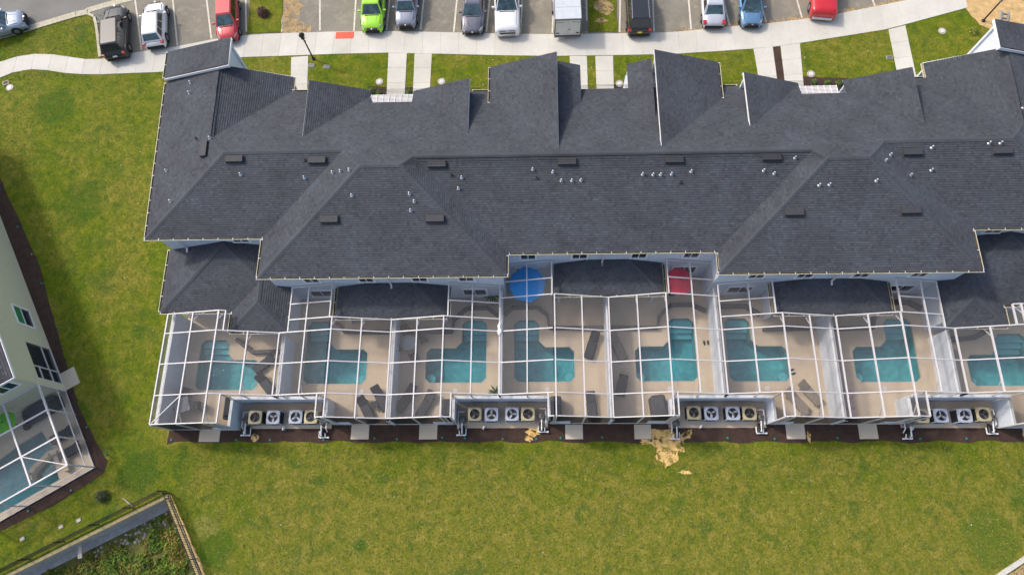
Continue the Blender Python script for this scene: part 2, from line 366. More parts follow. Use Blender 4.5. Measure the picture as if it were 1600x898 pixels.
def sheet(mb, outer, holes, z, mi=0):
    vs = [Vector(p) for p in outer]; es = [(i, (i+1) % len(outer)) for i in range(len(outer))]
    for h in holes:
        b = len(vs); vs += [Vector(p) for p in h]; es += [(b+i, b+(i+1) % len(h)) for i in range(len(h))]
    v, e, f, *_ = delaunay_2d_cdt(vs, es, [], 0, 1e-5)
    for t in f:
        c = sum((v[k] for k in t), Vector((0, 0)))/len(t)
        if inside(c, outer) and not any(inside(c, h) for h in holes):
            p = [v[k] for k in t]
            if (p[1]-p[0]).cross(p[2]-p[0]) < 0: p.reverse()
            mb.face([(q.x, q.y, z) for q in p], mi)
    return mb
def ragged(pts, step=.35, amp=.06, rnd=random):
    out = []
    for i, p in enumerate(pts):
        q = pts[(i+1) % len(pts)]; d = math.dist(p, q); n = max(1, int(d/step))
        for k in range(n):
            t = k/n; out.append((p[0]+(q[0]-p[0])*t+rnd.uniform(-amp, amp), p[1]+(q[1]-p[1])*t+rnd.uniform(-amp, amp)))
    return out
def blob(cx, cy, rx, ry, n=18, j=.25, rnd=random):
    return [(cx+rx*(1+rnd.uniform(-j, j))*math.cos(2*math.pi*k/n), cy+ry*(1+rnd.uniform(-j, j))*math.sin(2*math.pi*k/n)) for k in range(n)]
def interp(pl, x):
    if x <= pl[0][0]: a, b = pl[0], pl[1]
    elif x >= pl[-1][0]: a, b = pl[-2], pl[-1]
    else:
        for a, b in zip(pl, pl[1:]):
            if a[0] <= x <= b[0]: break
    return a[1]+(b[1]-a[1])*(x-a[0])/(b[0]-a[0])

# ------------------------------------------------------------------ site data (metres; x along the row, y towards the street, camera above the origin)
XC2 = 9.2                                                 # twice the x of the row's mirror plane
POOLS = [  # x0, x1, y0, y1, long leg on the 'L'eft or 'R'ight, leg width
    (-23.6, -19.2, 7.65, 11.2, 'L', 2.1), (-16.15, -11.75, 8.05, 12.5, 'L', 1.75), (-7.75, -3.55, 8.1, 12.5, 'R', 1.75), (-1.7, 2.43, 8.13, 12.47, 'L', 1.75),
    (6.5, 10.65, 8.14, 12.52, 'R', 1.8), (12.67, 16.72, 8.11, 12.5, 'L', 1.75), (20.95, 25.2, 8.04, 12.4, 'R', 1.9), (28.3, 32.5, 7.75, 11.3, 'R', 2.1)]
def pool_poly(p):
    x0, x1, y0, y1, side, lw = p; ym = y0+2.43 if y1-y0 > 4 else y0+2.12; c = .32
    P = [(x0+c, y0), (x1-c, y0), (x1, y0+c), (x1, ym-c), (x1-c, ym), (x0+lw+c*1.3, ym), (x0+lw, ym+c*1.3), (x0+lw, y1-c), (x0+lw-c, y1), (x0+c, y1), (x0, y1-c), (x0, y0+c)]
    if side == 'R': P = [(x0+x1-x, y) for x, y in P][::-1]
    return P
R2 = Vector((-32.57, 7.68)); U2 = Vector((-.517, .856)); N2 = Vector((.856, .517))     # neighbouring house: corner, along its wall, outwards
def h2(a, b): p = R2+U2*a+N2*b; return (p.x, p.y)
POOL9 = [h2(*p) for p in [(-1.75, -2.35), (-3.35, -2.0), (-3.5, -2.2), (-5.5, -2.3), (-5.5, -9), (-2.6, -9), (-2.2, -6.2), (-1.8, -3.9)]]
PIT = [(-24.3, .88), (-34.0, -4.02), (-60, -17.2), (-60, -60), (10, -60), (-3.2, -34), (-21.3, -3.98)]

# ------------------------------------------------------------------ ground
g = MB(); big = [(-260, -200), (260, -200), (260, 260), (-260, 260)]
sheet(g, big, [pool_poly(p) for p in POOLS]+[POOL9, PIT], 0)
tag(g.build('lawn', 'grass'), kind='structure')
PD = 1.7                                                  # depth of the walled hollow
g = MB(); g.face([(-24.2, 1.1, -PD), (-62, -17, -PD), (-62, -80, -PD), (20, -80, -PD), (-3, -34, -PD), (-21, -3.9, -PD)])
tag(g.build('pit_ground', 'pit_soil'), kind='structure')

# street and parking
SIDE_TOP = [(-50, 32.4), (-47, 33.4), (-44.06, 34.8), (-42.56, 35.33), (-40.98, 35.53), (-39.32, 35.36), (-37.05, 34.87), (-35.4, 34.85), (-32.3, 35.5), (-29.36, 35.9), (-26.6, 36.5), (-24.25, 36.83), (-20.8, 36.95), (-16.56, 36.98), (-12.34, 36.92), (-7.09, 36.65), (-2.94, 36.4), (1.18, 36.22), (5.79, 36.15), (10.86, 36.12), (14.94, 36.5), (18.48, 36.75), (23.06, 37.3), (29.8, 38.71), (34.2, 39.6)]
SIDE_BOT = [(-50, 30.6), (-47, 31.6), (-43.68, 33.25), (-42.23, 33.95), (-40.64, 34.03), (-37.83, 33.47), (-35.67, 33.35), (-33.02, 33.41), (-29.96, 33.45), (-26.5, 33.9), (-23.97, 34.7), (-20.55, 34.73), (-16.37, 34.8), (-12.21, 34.81), (-7.03, 34.55), (-2.92, 34.31), (1.15, 34.14), (5.7, 34.08), (10.72, 34.06), (14.72, 34.25), (18.22, 34.46), (20.74, 34.81), (27.73, 35.94), (34.2, 37.8)]
KERB = [(-60, 32.0), (-44.65, 37.06), (-41.55, 38.05), (-38.53, 39.1), (-37.6, 39.3)]
park = [(-36.0, 36.9), (-35.35, 34.9)]+[p for p in SIDE_TOP if p[0] > -35]+[(60, 45), (60, 80), (-36, 80)]
tag(sheet(MB(), park, [], .004).build('parking_lot', 'asphalt'), kind='structure')
road = KERB+[(-36.9, 39.0), (-36.0, 36.9), (-36.0, 80), (-110, 80), (-110, 16)]
tag(sheet(MB(), road, [], .004).build('road', 'asphalt_road'), kind='structure')
road2 = [(-36.5, 40.05), (-33.3, 41.0), (-30, 42), (-30, 80), (-36.5, 80)]
tag(sheet(MB(), road2, [], .008).build('road', 'asphalt_road'), kind='structure')
# kerbs
def strip(pl, wd, z0, z1, mb=None, mi=0):
    mb = mb or MB()
    for (a, b) in zip(pl, pl[1:]):
        d = Vector((b[0]-a[0], b[1]-a[1])).normalized(); nn = Vector((-d.y, d.x))*wd
        mb.prism([(a[0], a[1]), (b[0], b[1]), (b[0]+nn.x, b[1]+nn.y), (a[0]+nn.x, a[1]+nn.y)], z0, z1, mi)
    return mb
k = strip(KERB, .55, -.05, .07); k2 = strip([(-37.6, 39.3), (-37.05, 39.0), (-36.75, 38.3), (-36.3, 36.9), (-35.75, 35.0)], .22, -.05, .10)
tag(k.build('kerb', 'kerb'), kind='structure'); tag(k2.build('kerb', 'kerb'), kind='structure')
tag(strip([(-37.7, 39.45), (-36.3, 39.95), (-33.3, 40.85), (-29, 42)], .55, -.05, .03).build('kerb', 'kerb'), kind='structure')
# sandy gutter line along the parking edge
sm = MB(); rs = random.Random(11)
for a, b, wmax in [(-21.1, -18.2, .9), (3.3, 4.3, .5), (11, 15, .35), (15, 20, .5), (20, 31, .45), (6.8, 9, .3)]:
    x = a; lo = []; hi = []
    while x <= b: y = interp(SIDE_TOP, x); lo.append((x, y)); hi.append((x, y+wmax*rs.uniform(.25, 1))); x += .3
    for i in range(len(lo)-1): sm.face([(*lo[i], .0085), (*lo[i+1], .0085), (*hi[i+1], .0085), (*hi[i], .0085)])
sheet(sm, blob(-20.3, 39.2, 1.0, 1.6, j=.3, rnd=rs), [], .0095); sheet(sm, blob(-19.6, 37.6, .9, .5, j=.3, rnd=rs), [], .0105)
tag(sm.build('drifted_sand', 'sand_thin_dull'), kind='stuff')
# painted bay lines
LINES = [((-33.67, 40.4), (-32.3, 35.62)), ((-30.51, 40.63), (-29.36, 36.0)), ((-27.59, 40.54), (-26.61, 36.6)), ((-24.24, 40.43), (-23.77, 37.19)), ((-20.98, 38.3), (-20.83, 37.1)), ((-17.93, 40.23), (-17.64, 37.14)), ((-14.9, 40.14), (-14.82, 37.0)), ((-12.06, 40.05), (-12.13, 36.98)), ((-9.22, 39.96), (-9.35, 36.96)), ((-6.46, 39.87), (-6.63, 36.69)), ((-3.76, 39.78), (-3.98, 36.55)), ((-1.07, 39.7), (-1.23, 36.41)), ((1.49, 39.61), (1.34, 36.34)), ((4.16, 39.53), (4.14, 37.44)), ((6.91, 39.44), (6.71, 36.25)), ((9.54, 39.36), (9.45, 36.23)), ((12.42, 39.26), (12.39, 36.36)), ((15.19, 39.18), (15.44, 36.64)), ((18.09, 39.08), (18.35, 36.89)), ((21.03, 38.99), (21.2, 37.23)), ((26.96, 38.8), (27.05, 38.2))]
for a, b in LINES:
    A, B = Vector(a), Vector(b); d = (A-B).normalized(); A = A+d*4; nn = Vector((-d.y, d.x))*.065
    tag(MB().face([(*(B-nn), .013), (*(B+nn), .013), (*(A+nn), .013), (*(A-nn), .013)][::-1]).build('bay_line', 'paint_white'), kind='structure')
# planted parking islands
for poly in ([(-24.05, 44), (-21.2, 44), (-20.9, 37.2), (-20.95, 37.0), (-23.65, 37.0)], [(4.3, 44), (6.6, 44), (6.55, 36.28), (4.25, 36.3)]):
    tag(sheet(MB(), ragged(poly, .3, .04), [], .05).build('island_lawn', 'grass'), kind='structure')
tag(sheet(MB(), blob(5.6, 38.9, .75, .8, j=.35), [], .06).build('bare_sand', 'sand_thin_dull'), kind='stuff')
tag(sheet(MB(), blob(5.3, 37.4, .5, .25, j=.35), [], .06).build('bare_sand', 'sand_thin_dull'), kind='stuff')
tag(sheet(MB(), ragged([(33.9, 38.5), (34.7, 36.2), (35.5, 35.6), (37, 34.6), (37.5, 30), (70, 30), (70, 46), (34.5, 46)], .4, .15), [], .012).build('bare_sand', 'sand'), kind='structure')
# sidewalk: separate slabs with open joints
def slab_obj(quad, parent, mat, z1=.035, name='slab'):
    c = Vector((sum(p[0] for p in quad)/4, sum(p[1] for p in quad)/4))
    q = []
    for p in quad:
        d = Vector(p)-c; q.append(tuple(c+d*(1-.005/max(d.length, .2))))
    q2 = [tuple(c+(Vector(p)-c)*.992) for p in q]
    mb = MB(); mb.prism(q, -.05, z1-.008, top=False, bot=False); i = len(mb.v)
    mb.v += [(x, y, z1-.008) for x, y in q]+[(x, y, z1) for x, y in q2]
    for k in range(4): j = (k+1) % 4; mb.f.append((i+k, i+j, i+4+j, i+4+k)); mb.mi.append(0)
    mb.f.append((i+4, i+5, i+6, i+7)); mb.mi.append(0)
    return mb.build(name, mat, parent)
bed = MB(); xs = [-50+1.46*i for i in range(58)]; xs[-1] = 34.2
for a, b in zip(xs, xs[1:]): bed.face([(a, interp(SIDE_BOT, a)+.03, .006), (b, interp(SIDE_BOT, b)+.03, .006), (b, interp(SIDE_TOP, b)-.03, .006), (a, interp(SIDE_TOP, a)-.03, .006)])
sw = tag(bed.build('sidewalk', 'retaining'), kind='structure')
for a, b in zip(xs, xs[1:]):
    if a > 33.6: continue
    slab_obj([(a, interp(SIDE_BOT, a)), (b, interp(SIDE_BOT, b)), (b, interp(SIDE_TOP, b)), (a, interp(SIDE_TOP, a))], sw, 'concrete')
WALKS = [((-19.75, 34.59), (-18.35, 34.67), (-19.43, 31.2), (-18.1, 31.2)), ((-11.84, 34.78), (-10.34, 34.72), (-11.71, 29.2), (-10.29, 29.2)), ((-9.72, 34.68), (-8.32, 34.62), (-9.65, 29.2), (-8.34, 29.2)), ((2.67, 34.1), (4.04, 34.07), (2.75, 28.6), (4.0, 28.6)), ((4.69, 34.05), (6.1, 34.03), (4.68, 28.6), (5.97, 28.6)), ((17.08, 34.38), (18.59, 34.52), (17.3, 29.2), (18.56, 29.2)), ((19.2, 34.6), (20.73, 34.8), (19.1, 29.2), (20.42, 29.2)), ((27.73, 35.9), (29.08, 36.25), (27.69, 30.5), (29.07, 30.5))]
for tl, tr, bl, br in WALKS:
    n = 4; root = None
    mb = MB().face([(bl[0]+.03, bl[1], .006), (br[0]-.03, br[1], .006), (tr[0]-.03, tr[1], .006), (tl[0]+.03, tl[1], .006)])
    root = tag(mb.build('front_walk', 'retaining'), kind='structure')
    L = lambda a, b, t: (a[0]+(b[0]-a[0])*t, a[1]+(b[1]-a[1])*t)
    for i in range(n): slab_obj([L(bl, tl, i/n), L(br, tr, i/n), L(br, tr, (i+1)/n), L(bl, tl, (i+1)/n)], root, 'concrete')
pad = MB().box(-16.28, -14.78, 36.26, 36.9, .03, .045)
for i in range(11):
    for j in range(5): pad.box(-16.2+i*.135, -16.15+i*.135, 36.31+j*.125, 36.36+j*.125, .045, .052)
tag(pad.build('tactile_pad', 'red_pad'), 'brick red tactile warning pad set in the sidewalk', 'tactile pad')
# mulch beds
tag(sheet(MB(), [(-24.85, 5.4)]+[(40, 5.4)]+[(x/2, 4.2+.06*math.sin(x*.9)+random.uniform(-.05, .05)) for x in range(80, -50, -1)]+[(-24.9, 4.05)], [], .012).build('mulch_bed', 'mulch'), kind='structure')
for poly in ([(-13.2, 31.72), (-11.75, 31.62), (-11.7, 28.6), (-13.2, 28.6)], [(-10.3, 31.55), (-9.66, 31.55), (-9.66, 28.6), (-10.3, 28.6)], [(18.6, 34.5), (19.18, 34.6), (19.12, 29), (18.56, 29)], [(20.42, 31.75), (23.9, 31.5), (23.9, 28.8), (20.42, 28.8)], [(-8.3, 31.2), (-6.8, 31.1), (-6.8, 28.6), (-8.3, 28.6)], [(6.0, 31.4), (6.9, 31.4), (6.9, 28.6), (6.0, 28.6)]):
    tag(sheet(MB(), ragged(poly, .25, .04), [], .010).build('mulch_bed', 'mulch'), kind='structure')
tag(sheet(MB(), ragged([(-45, 30.5), (-41.41, 24.15), (-36.74, 17.15), (-32.95, 9.48), (-31.34, 6.37), (-29.78, 4.23), (-28.75, 2.97), (-28.8, 2.2), (-31.58, .33), (-35.07, -1.5), (-45, -6.5), (-48, 0), (-36, 8), (-44, 24)], .4, .05), [POOL9], .011).build('mulch_bed', 'mulch'), kind='structure')
rs = random.Random(5)
sand_poly = ragged([(7.3, 4.98), (8.6, 5.02), (9.0, 4.6), (9.9, 4.95), (9.85, 4.5), (9.35, 4.3), (9.3, 3.5), (8.95, 3.6), (9.0, 3.1), (8.5, 2.75), (8.1, 2.55), (7.85, 3.0), (7.45, 3.2), (7.6, 3.75), (7.25, 4.1), (7.3, 4.5)], .14, .07, rs)
tag(sheet(MB(), sand_poly, [], .02).build('spilled_sand', 'sand_thin'), kind='stuff')
tag(sheet(MB(), blob(6.9, 4.2, .35, .2, j=.4), [], .019).build('spilled_sand', 'sand_thin'), kind='stuff')
for cx, cy, rx, ry in [(-.4, 4.85, .45, .35), (-.7, 4.45, .3, .2), (31.2, 4.6, .35, .4), (-19.0, 4.5, .3, .25), (9.3, 2.3, .4, .12), (17.4, 4.5, .12, .35)]:
    tag(sheet(MB(), blob(cx, cy, rx, ry, j=.45), [], .018).build('spilled_sand', 'sand_thin'), kind='stuff')

# stepping pads at the screen doors
PADS = [(-22.75, -21.35), (-12.5, -11.3), (-7.95, -6.75), (1.7, 2.85), (6.2, 7.3), (15.98, 17.18), (20.6, 21.78), (30.9, 32.0)]
PADL = ['leftmost tan concrete pad on the mulch by the end unit', 'tan concrete pad on the mulch under the dark lounger pair', 'tan concrete pad on the mulch below the dining set unit', 'tan concrete pad on the mulch below the blue umbrella unit', 'tan concrete pad beside the spilled sand', 'tan concrete pad below the tan loungers', 'tan concrete pad below the pink pool float', 'rightmost tan concrete pad at the edge of view']
for i, (a, b) in enumerate(PADS):
    tag(MB().rbox(a, b, 4.38 if i else 4.22, 5.32, -.02, .06, .02).build('door_pad', 'pad_tan'), PADL[i], 'concrete pad', 'concrete pads outside the screen doors')

# loose tufts that break up the lawn at the scale of a hand
HOUSE2 = [h2(.6, 1.6), h2(-7.2, 1.6), h2(-7.2, -14), h2(26, -14), h2(26, 1.8)]
rs = random.Random(77); tv, tf, tm = [], [], []
def tuft_ok(x, y):
    if inside((x, y), PIT) or inside((x, y), HOUSE2): return False
    if y < 3.95: return x > -25.5 or not inside((x, y), [(-24.6, .6), (-24.3, .9), (-60, -17), (-60, -16.2)])
    if -25.3 < x and 3.95 <= y < 31.0: return False
    if y > interp(SIDE_BOT, x)-.05:
        return x < -36.2 and y > interp(SIDE_TOP, x)+.05 and y < interp(KERB, x)-.05
    if x > 33 and y > 30: return False
    for tl, tr, bl, br in WALKS:
        if bl[0]-.08 < x < tr[0]+.08 and y > 28: return False
    if 18.5 < x < 19.2 or -13.2 < x < -9.6 and y < 31.7 or 20.4 < x < 23.9 and y < 31.7: return False
    return True
ZN = [(-46, -25.2, -5, 34, 17000), (-25.2, 34, -5.2, 4.0, 21000), (-25.2, 34, 31, 36.2, 5000), (-46, -36, 33, 39.5, 2600)]
for xa, xb, ya, yb, cnt in ZN:
    for k in range(cnt):
        x, y = rs.uniform(xa, xb), rs.uniform(ya, yb)
        if not tuft_ok(x, y): continue
        c = rs.choice((0, 0, 1, 1, 1, 2, 2, 3)) if y < 4 and x > -22 else rs.choice((0, 0, 0, 1, 1, 1, 2))
        for q in range(2):
            a = rs.uniform(0, 6.28); L_ = rs.uniform(.05, .15); wd_ = rs.uniform(.014, .034); ca, sa = math.cos(a), math.sin(a); i = len(tv)
            tv += [(x-sa*wd_, y+ca*wd_, .004), (x+sa*wd_, y-ca*wd_, .004), (x+ca*L_, y+sa*L_, rs.uniform(.02, .06))]; tf.append((i, i+1, i+2)); tm.append(c)
g = MB(); g.v, g.f, g.mi = tv, tf, tm
tag(g.build('grass_tuft', ['tuft_dark', 'tuft_green', 'tuft_pale', 'tuft_straw']), kind='stuff')

# ------------------------------------------------------------------ the row of townhouses
S3 = 1/3
row = thing('townhouse_row', 'long row of townhouses with a dark grey shingle roof, hips and half gables', 'building', (4.6, 20, 0))
def P(mb, name, mats, smooth=False):
    o = mb.build(name, mats, None, smooth); o.parent = row; o.matrix_parent_inverse = Matrix.Translation((-4.6, -20, 0)); return o
def sub(mb, name, mats, par, smooth=False):
    o = mb.build(name, mats, None, smooth); o.parent = par; return o
def clip(poly, n, d, keep_less=True):
    out = []; s = 1 if keep_less else -1
    for i, p in enumerate(poly):
        q = poly[(i+1) % len(poly)]; a = (p[0]*n[0]+p[1]*n[1]-d)*s; b = (q[0]*n[0]+q[1]*n[1]-d)*s
        if a <= 0: out.append(p)
        if (a < 0 < b) or (b < 0 < a): t = a/(a-b); out.append((p[0]+(q[0]-p[0])*t, p[1]+(q[1]-p[1])*t))
    return out
CW = .1376
def roof_mesh(poly, pl, mb=None, lift=.024):
    """shingle courses lapped over one another on the plane z = ax+by+c"""
    a, b, c = pl; gl = math.hypot(a, b); dn = (-a/gl, -b/gl); pr = (-dn[1], dn[0])
    mb = mb or MB()
    if mb.uv is None: mb.uv = []
    z = lambda p: a*p[0]+b*p[1]+c
    uv = lambda p: (p[0]*pr[0]+p[1]*pr[1]+300, p[0]*dn[0]+p[1]*dn[1]+300)
    ccw = sum(p[0]*q[1]-q[0]*p[1] for p, q in zip(poly, poly[1:]+poly[:1])) > 0
    if not ccw: poly = poly[::-1]
    ts = [p[0]*dn[0]+p[1]*dn[1] for p in poly]; t1 = max(ts); t0 = min(ts)
    mb.face([(x, y, z((x, y))-.01) for x, y in poly]); mb.uv.append([uv(p) for p in poly])
    kk = math.ceil((t1+300)/CW)
    while kk*CW-300 > t0:
        hi = min(kk*CW-300, t1); lo = kk*CW-300-CW; kk -= 1
        q = clip(clip(poly, dn, hi), dn, lo, False)
        if len(q) < 3: continue
        lf = lambda p: .003+lift*((p[0]*dn[0]+p[1]*dn[1])-lo)/CW
        mb.face([(x, y, z((x, y))+lf((x, y))) for x, y in q]); mb.uv.append([(uv(p)[0], min(max(uv(p)[1], (kk+1)*CW-CW+1e-3), (kk+1)*CW-1e-3)) for p in q])
        low = [p for p in q if abs(p[0]*dn[0]+p[1]*dn[1]-hi) < 1e-5]
        if len(low) >= 2:
            p1 = min(low, key=lambda p: p[0]*pr[0]+p[1]*pr[1]); p2 = max(low, key=lambda p: p[0]*pr[0]+p[1]*pr[1])
            f = [(*p1, z(p1)-.008), (*p2, z(p2)-.008), (*p2, z(p2)+lf(p2)), (*p1, z(p1)+lf(p1))]
            mb.face(f); mb.uv.append([(uv(p)[0], (kk+1)*CW-CW+.002) for p in (p1, p2, p2, p1)])
    return mb
def plane3(p, q, r):
    p, q, r = Vector(p), Vector(q), Vector(r); n = (q-p).cross(r-p); return (-n.x/n.z, -n.y/n.z, (n.dot(p))/n.z)
F = (0, -S3, 14.6)
zF = lambda y: 14.6-y*S3
mx_ = lambda x: XC2-x
def mirror(poly): return [(mx_(x), y) for x, y in poly][::-1]
def mplane(pl): return (-pl[0], pl[1], pl[2]+pl[0]*XC2)
ROOFS = []          # (polygon, plane)
def both(poly, pl): ROOFS.append((poly, pl)); ROOFS.append((mirror(poly), mplane(pl)))
E1 = (-25.36, 16.57); E2 = (-26.0, 28.62)
LH = plane3((*E1, 5.6), (*E2, 5.6), (-20.15, 21.785, 7.338))
zLH = lambda x, y: LH[0]*x+LH[1]*y+LH[2]
both([E1, (-20.15, 21.785), (-21.42, 23.15), (-21.55, 28.8), (-21.9, 28.8), (-21.9, 28.62), E2], LH)
both([E1, (-17.65, 16.57), (-12.42, 21.785), (-20.15, 21.785)], (0, S3, 5.6-16.57*S3))
both([(-17.65, 13.83), (-17.65, 16.57), (-12.42, 21.785), (-11.065, 20.415)], (S3, 0, 5.6+17.65*S3))
both([(-17.65, 13.83), (-1.97, 13.83), (-8.555, 20.415), (-11.065, 20.415)], (0, S3, 5.6-13.83*S3))
both([(-1.97, 13.83), (-1.97, 15.29), (-7.826, 21.145), (-8.555, 20.415)], (-S3, 0, 5.6-1.97*S3))
ROOFS.append(([(-1.97, 15.29), (mx_(-1.97), 15.29), (mx_(-7.826), 21.145), (-7.826, 21.145)], (0, S3, 5.6-15.29*S3)))
# street-side slope
left = [(-20.15, 21.785), (-12.42, 21.785), (-11.065, 20.415), (-8.555, 20.415), (-7.826, 21.145)]
front = [(3.15, 27.05), (3.15, 26.98), (1.38, 25.3), (1.38, 27.2), (-3.13, 27.2), (-4.45, 27.2), (-4.45, 26.8), (-8.45, 26.3), (-11.4, 26.3), (-11.4, 26.94), (-15.3, 23.04), (-15.3, 27.6), (-17.0, 27.6), (-21.42, 23.15)]
full = left+[(mx_(x), y) for x, y in left[::-1]]
fl = [(3.15, 27.2), (-3.3, 27.2), (-8.45, 27.2), (-8.45, 26.3), (-11.4, 26.3), (-11.4, 27.0), (-15.3, 27.6), (-17.0, 27.6), (-21.42, 23.15)]
ROOFS.append((full+[(mx_(x), y) for x, y in fl[::-1]]+fl, F))
zr = 6.9
both([(-21.45, 23.1), (-17.0, 27.6), (-17.0, 28.8), (-21.55, 28.8)], plane3((-21.42, 23.15, zF(23.15)), (-17, 27.6, zF(27.6)), (-21.55, 28.8, 6.92)))
both([(-15.3, 23.04), (-11.4, 26.94), (-11.4, 27.42), (-15.3, 27.42)], (-S3, 0, 6.92-15.3*S3))
both([(-4.45, 23.2), (-8.45, 27.2), (-8.45, 27.34), (-4.45, 27.34)], (S3, 0, 6.866+4.45*S3))
both([(1.38, 21.54), (-3.13, 25.95), (-3.13, 28.85), (1.38, 28.85)], (.3259, 0, 7.42-1.38*.3259))
both([(1.44, 24.3), (3.02, 25.88), (3.02, 28.82), (1.44, 28.82)], (-S3, 0, 5.98+3.02*S3))
G0 = plane3((-26.05, 30.7, 5.98), (-25.95, 28.5, 5.98), (-20.75, 28.4, 7.5))
both([(-25.95, 28.5), (-20.72, 28.4), (-20.84, 30.55), (-26.05, 30.7)], G0)
for poly, pl in ROOFS: P(roof_mesh(poly, pl), 'roof_slope', 'shingle')
# ridge and hip caps, one strip of lapped caps per line
def caps(p, q, wd=.17, drop=.05):
    mb = MB(); p, q = Vector(p), Vector(q); n = max(1, int((q-p).length/.30)); d = (q-p)/n; s = Vector((d.y, -d.x, 0)).normalized()*wd
    for i in range(n):
        a = p+d*i+Vector((0, 0, .045)); b = p+d*(i+1.12)+Vector((0, 0, .03)); dz = Vector((0, 0, drop))
        mb.face([a-s-dz, b-s-dz, b, a][::-1]); mb.face([a, b, b+s-dz, a+s-dz][::-1])
        mb.face([a-s-dz, a, a+s-dz])
    return mb
CAPS = [((*E1, 5.6), (-20.15, 21.785, 7.338)), ((-17.65, 13.83, 5.6), (-11.065, 20.415, 7.795)), ((-1.97, 13.83, 5.6), (-8.555, 20.415, 7.795)), ((-20.15, 21.785, 7.338), (-12.42, 21.785, 7.338)), ((-11.065, 20.415, 7.795), (-12.42, 21.785, 7.338)), ((-8.555, 20.415, 7.795), (-11.065, 20.415, 7.795)), ((-7.826, 21.145, 7.552), (-8.555, 20.415, 7.795)), ((-20.15, 21.785, 7.338), (-21.42, 23.15, 6.9)), ((-21.42, 23.15, 6.9), (-21.55, 28.8, 6.92))]
def mir3(p): return (mx_(p[0]), p[1], p[2])
for a, b in CAPS:
    P(caps(a, b), 'ridge_cap', 'shingle'); P(caps(mir3(a), mir3(b)), 'ridge_cap', 'shingle')
P(caps((-7.826, 21.145, 7.552), (mx_(-7.826), 21.145, 7.552)), 'ridge_cap', 'shingle')
# gutters: open box section with white hangers
def gutter(p, q, side, z, wd=.14, h=.13):
    """side: unit vector (2d) pointing away from the roof"""
    mb = MB(); p, q = Vector((*p, z)), Vector((*q, z)); d = (q-p); L = d.length; d.normalize(); o = Vector((*side, 0)); zz = Vector((0, 0, 1))
    prof = [(0, .0), (0, -h), (wd*.8, -h), (wd, -.01), (wd, .012), (wd-.022, .012), (wd-.022, -.02), (wd*.72, -h+.015), (.012, -h+.015), (.012, .0)]
    for k in range(len(prof)-1):
        (a, b), (c, e) = prof[k], prof[k+1]
        mb.face([p+o*a+zz*b, q+o*a+zz*b, q+o*c+zz*e, p+o*c+zz*e], 1 if k in (7, 6) else 0)
    for e in (p, q): mb.face([e+o*a+zz*b for a, b in prof[1:5]])
    n = max(1, int(L/.9))
    for k in range(n+1):
        c = p+d*(L*k/n if n else 0)
        if k in (0, n): c = c+d*(.05 if k == 0 else -.05)
        mb.beam(c-o*.02+zz*.014, c+o*wd+zz*.014, .04, .014, 2)
    return mb
GM = ['cream_gutter', 'gutter_dark', 'white_metal']
def gut(p, q, side, z, z2=None):
    P(gutter(p, q, side, z), 'gutter', GM)
def gut2(p, q, side, z):
    gut(p, q, side, z); gut((mx_(q[0]), q[1]), (mx_(p[0]), p[1]), (-side[0], side[1]), z)
gut2(E1, (-26.0, 28.4), (-1, 0), 5.6); gut2((-25.5, 16.57), (-17.65, 16.57), (0, -1), 5.6); gut2((-17.65, 16.43), (-17.65, 13.83), (-1, 0), 5.6)
gut2((-17.79, 13.83), (-1.83, 13.83), (0, -1), 5.6); gut2((-1.97, 13.83), (-1.97, 15.15), (1, 0), 5.6); gut((-1.83, 15.29), (mx_(-1.83), 15.29), (0, -1), 5.6)
gut2((-3.13, 25.98), (-3.13, 28.83), (-1, 0), 5.95); gut2((-26.05, 30.7), (-25.95, 28.5), (-1, 0), 5.98); gut2((-17, 27.65), (-17, 28.78), (1, 0), 5.44)
gut2((-4.4, 27.2), (-3.2, 27.2), (0, 1), 5.53); gut2((-17.0, 27.6), (-15.35, 27.6), (0, 1), 5.4)
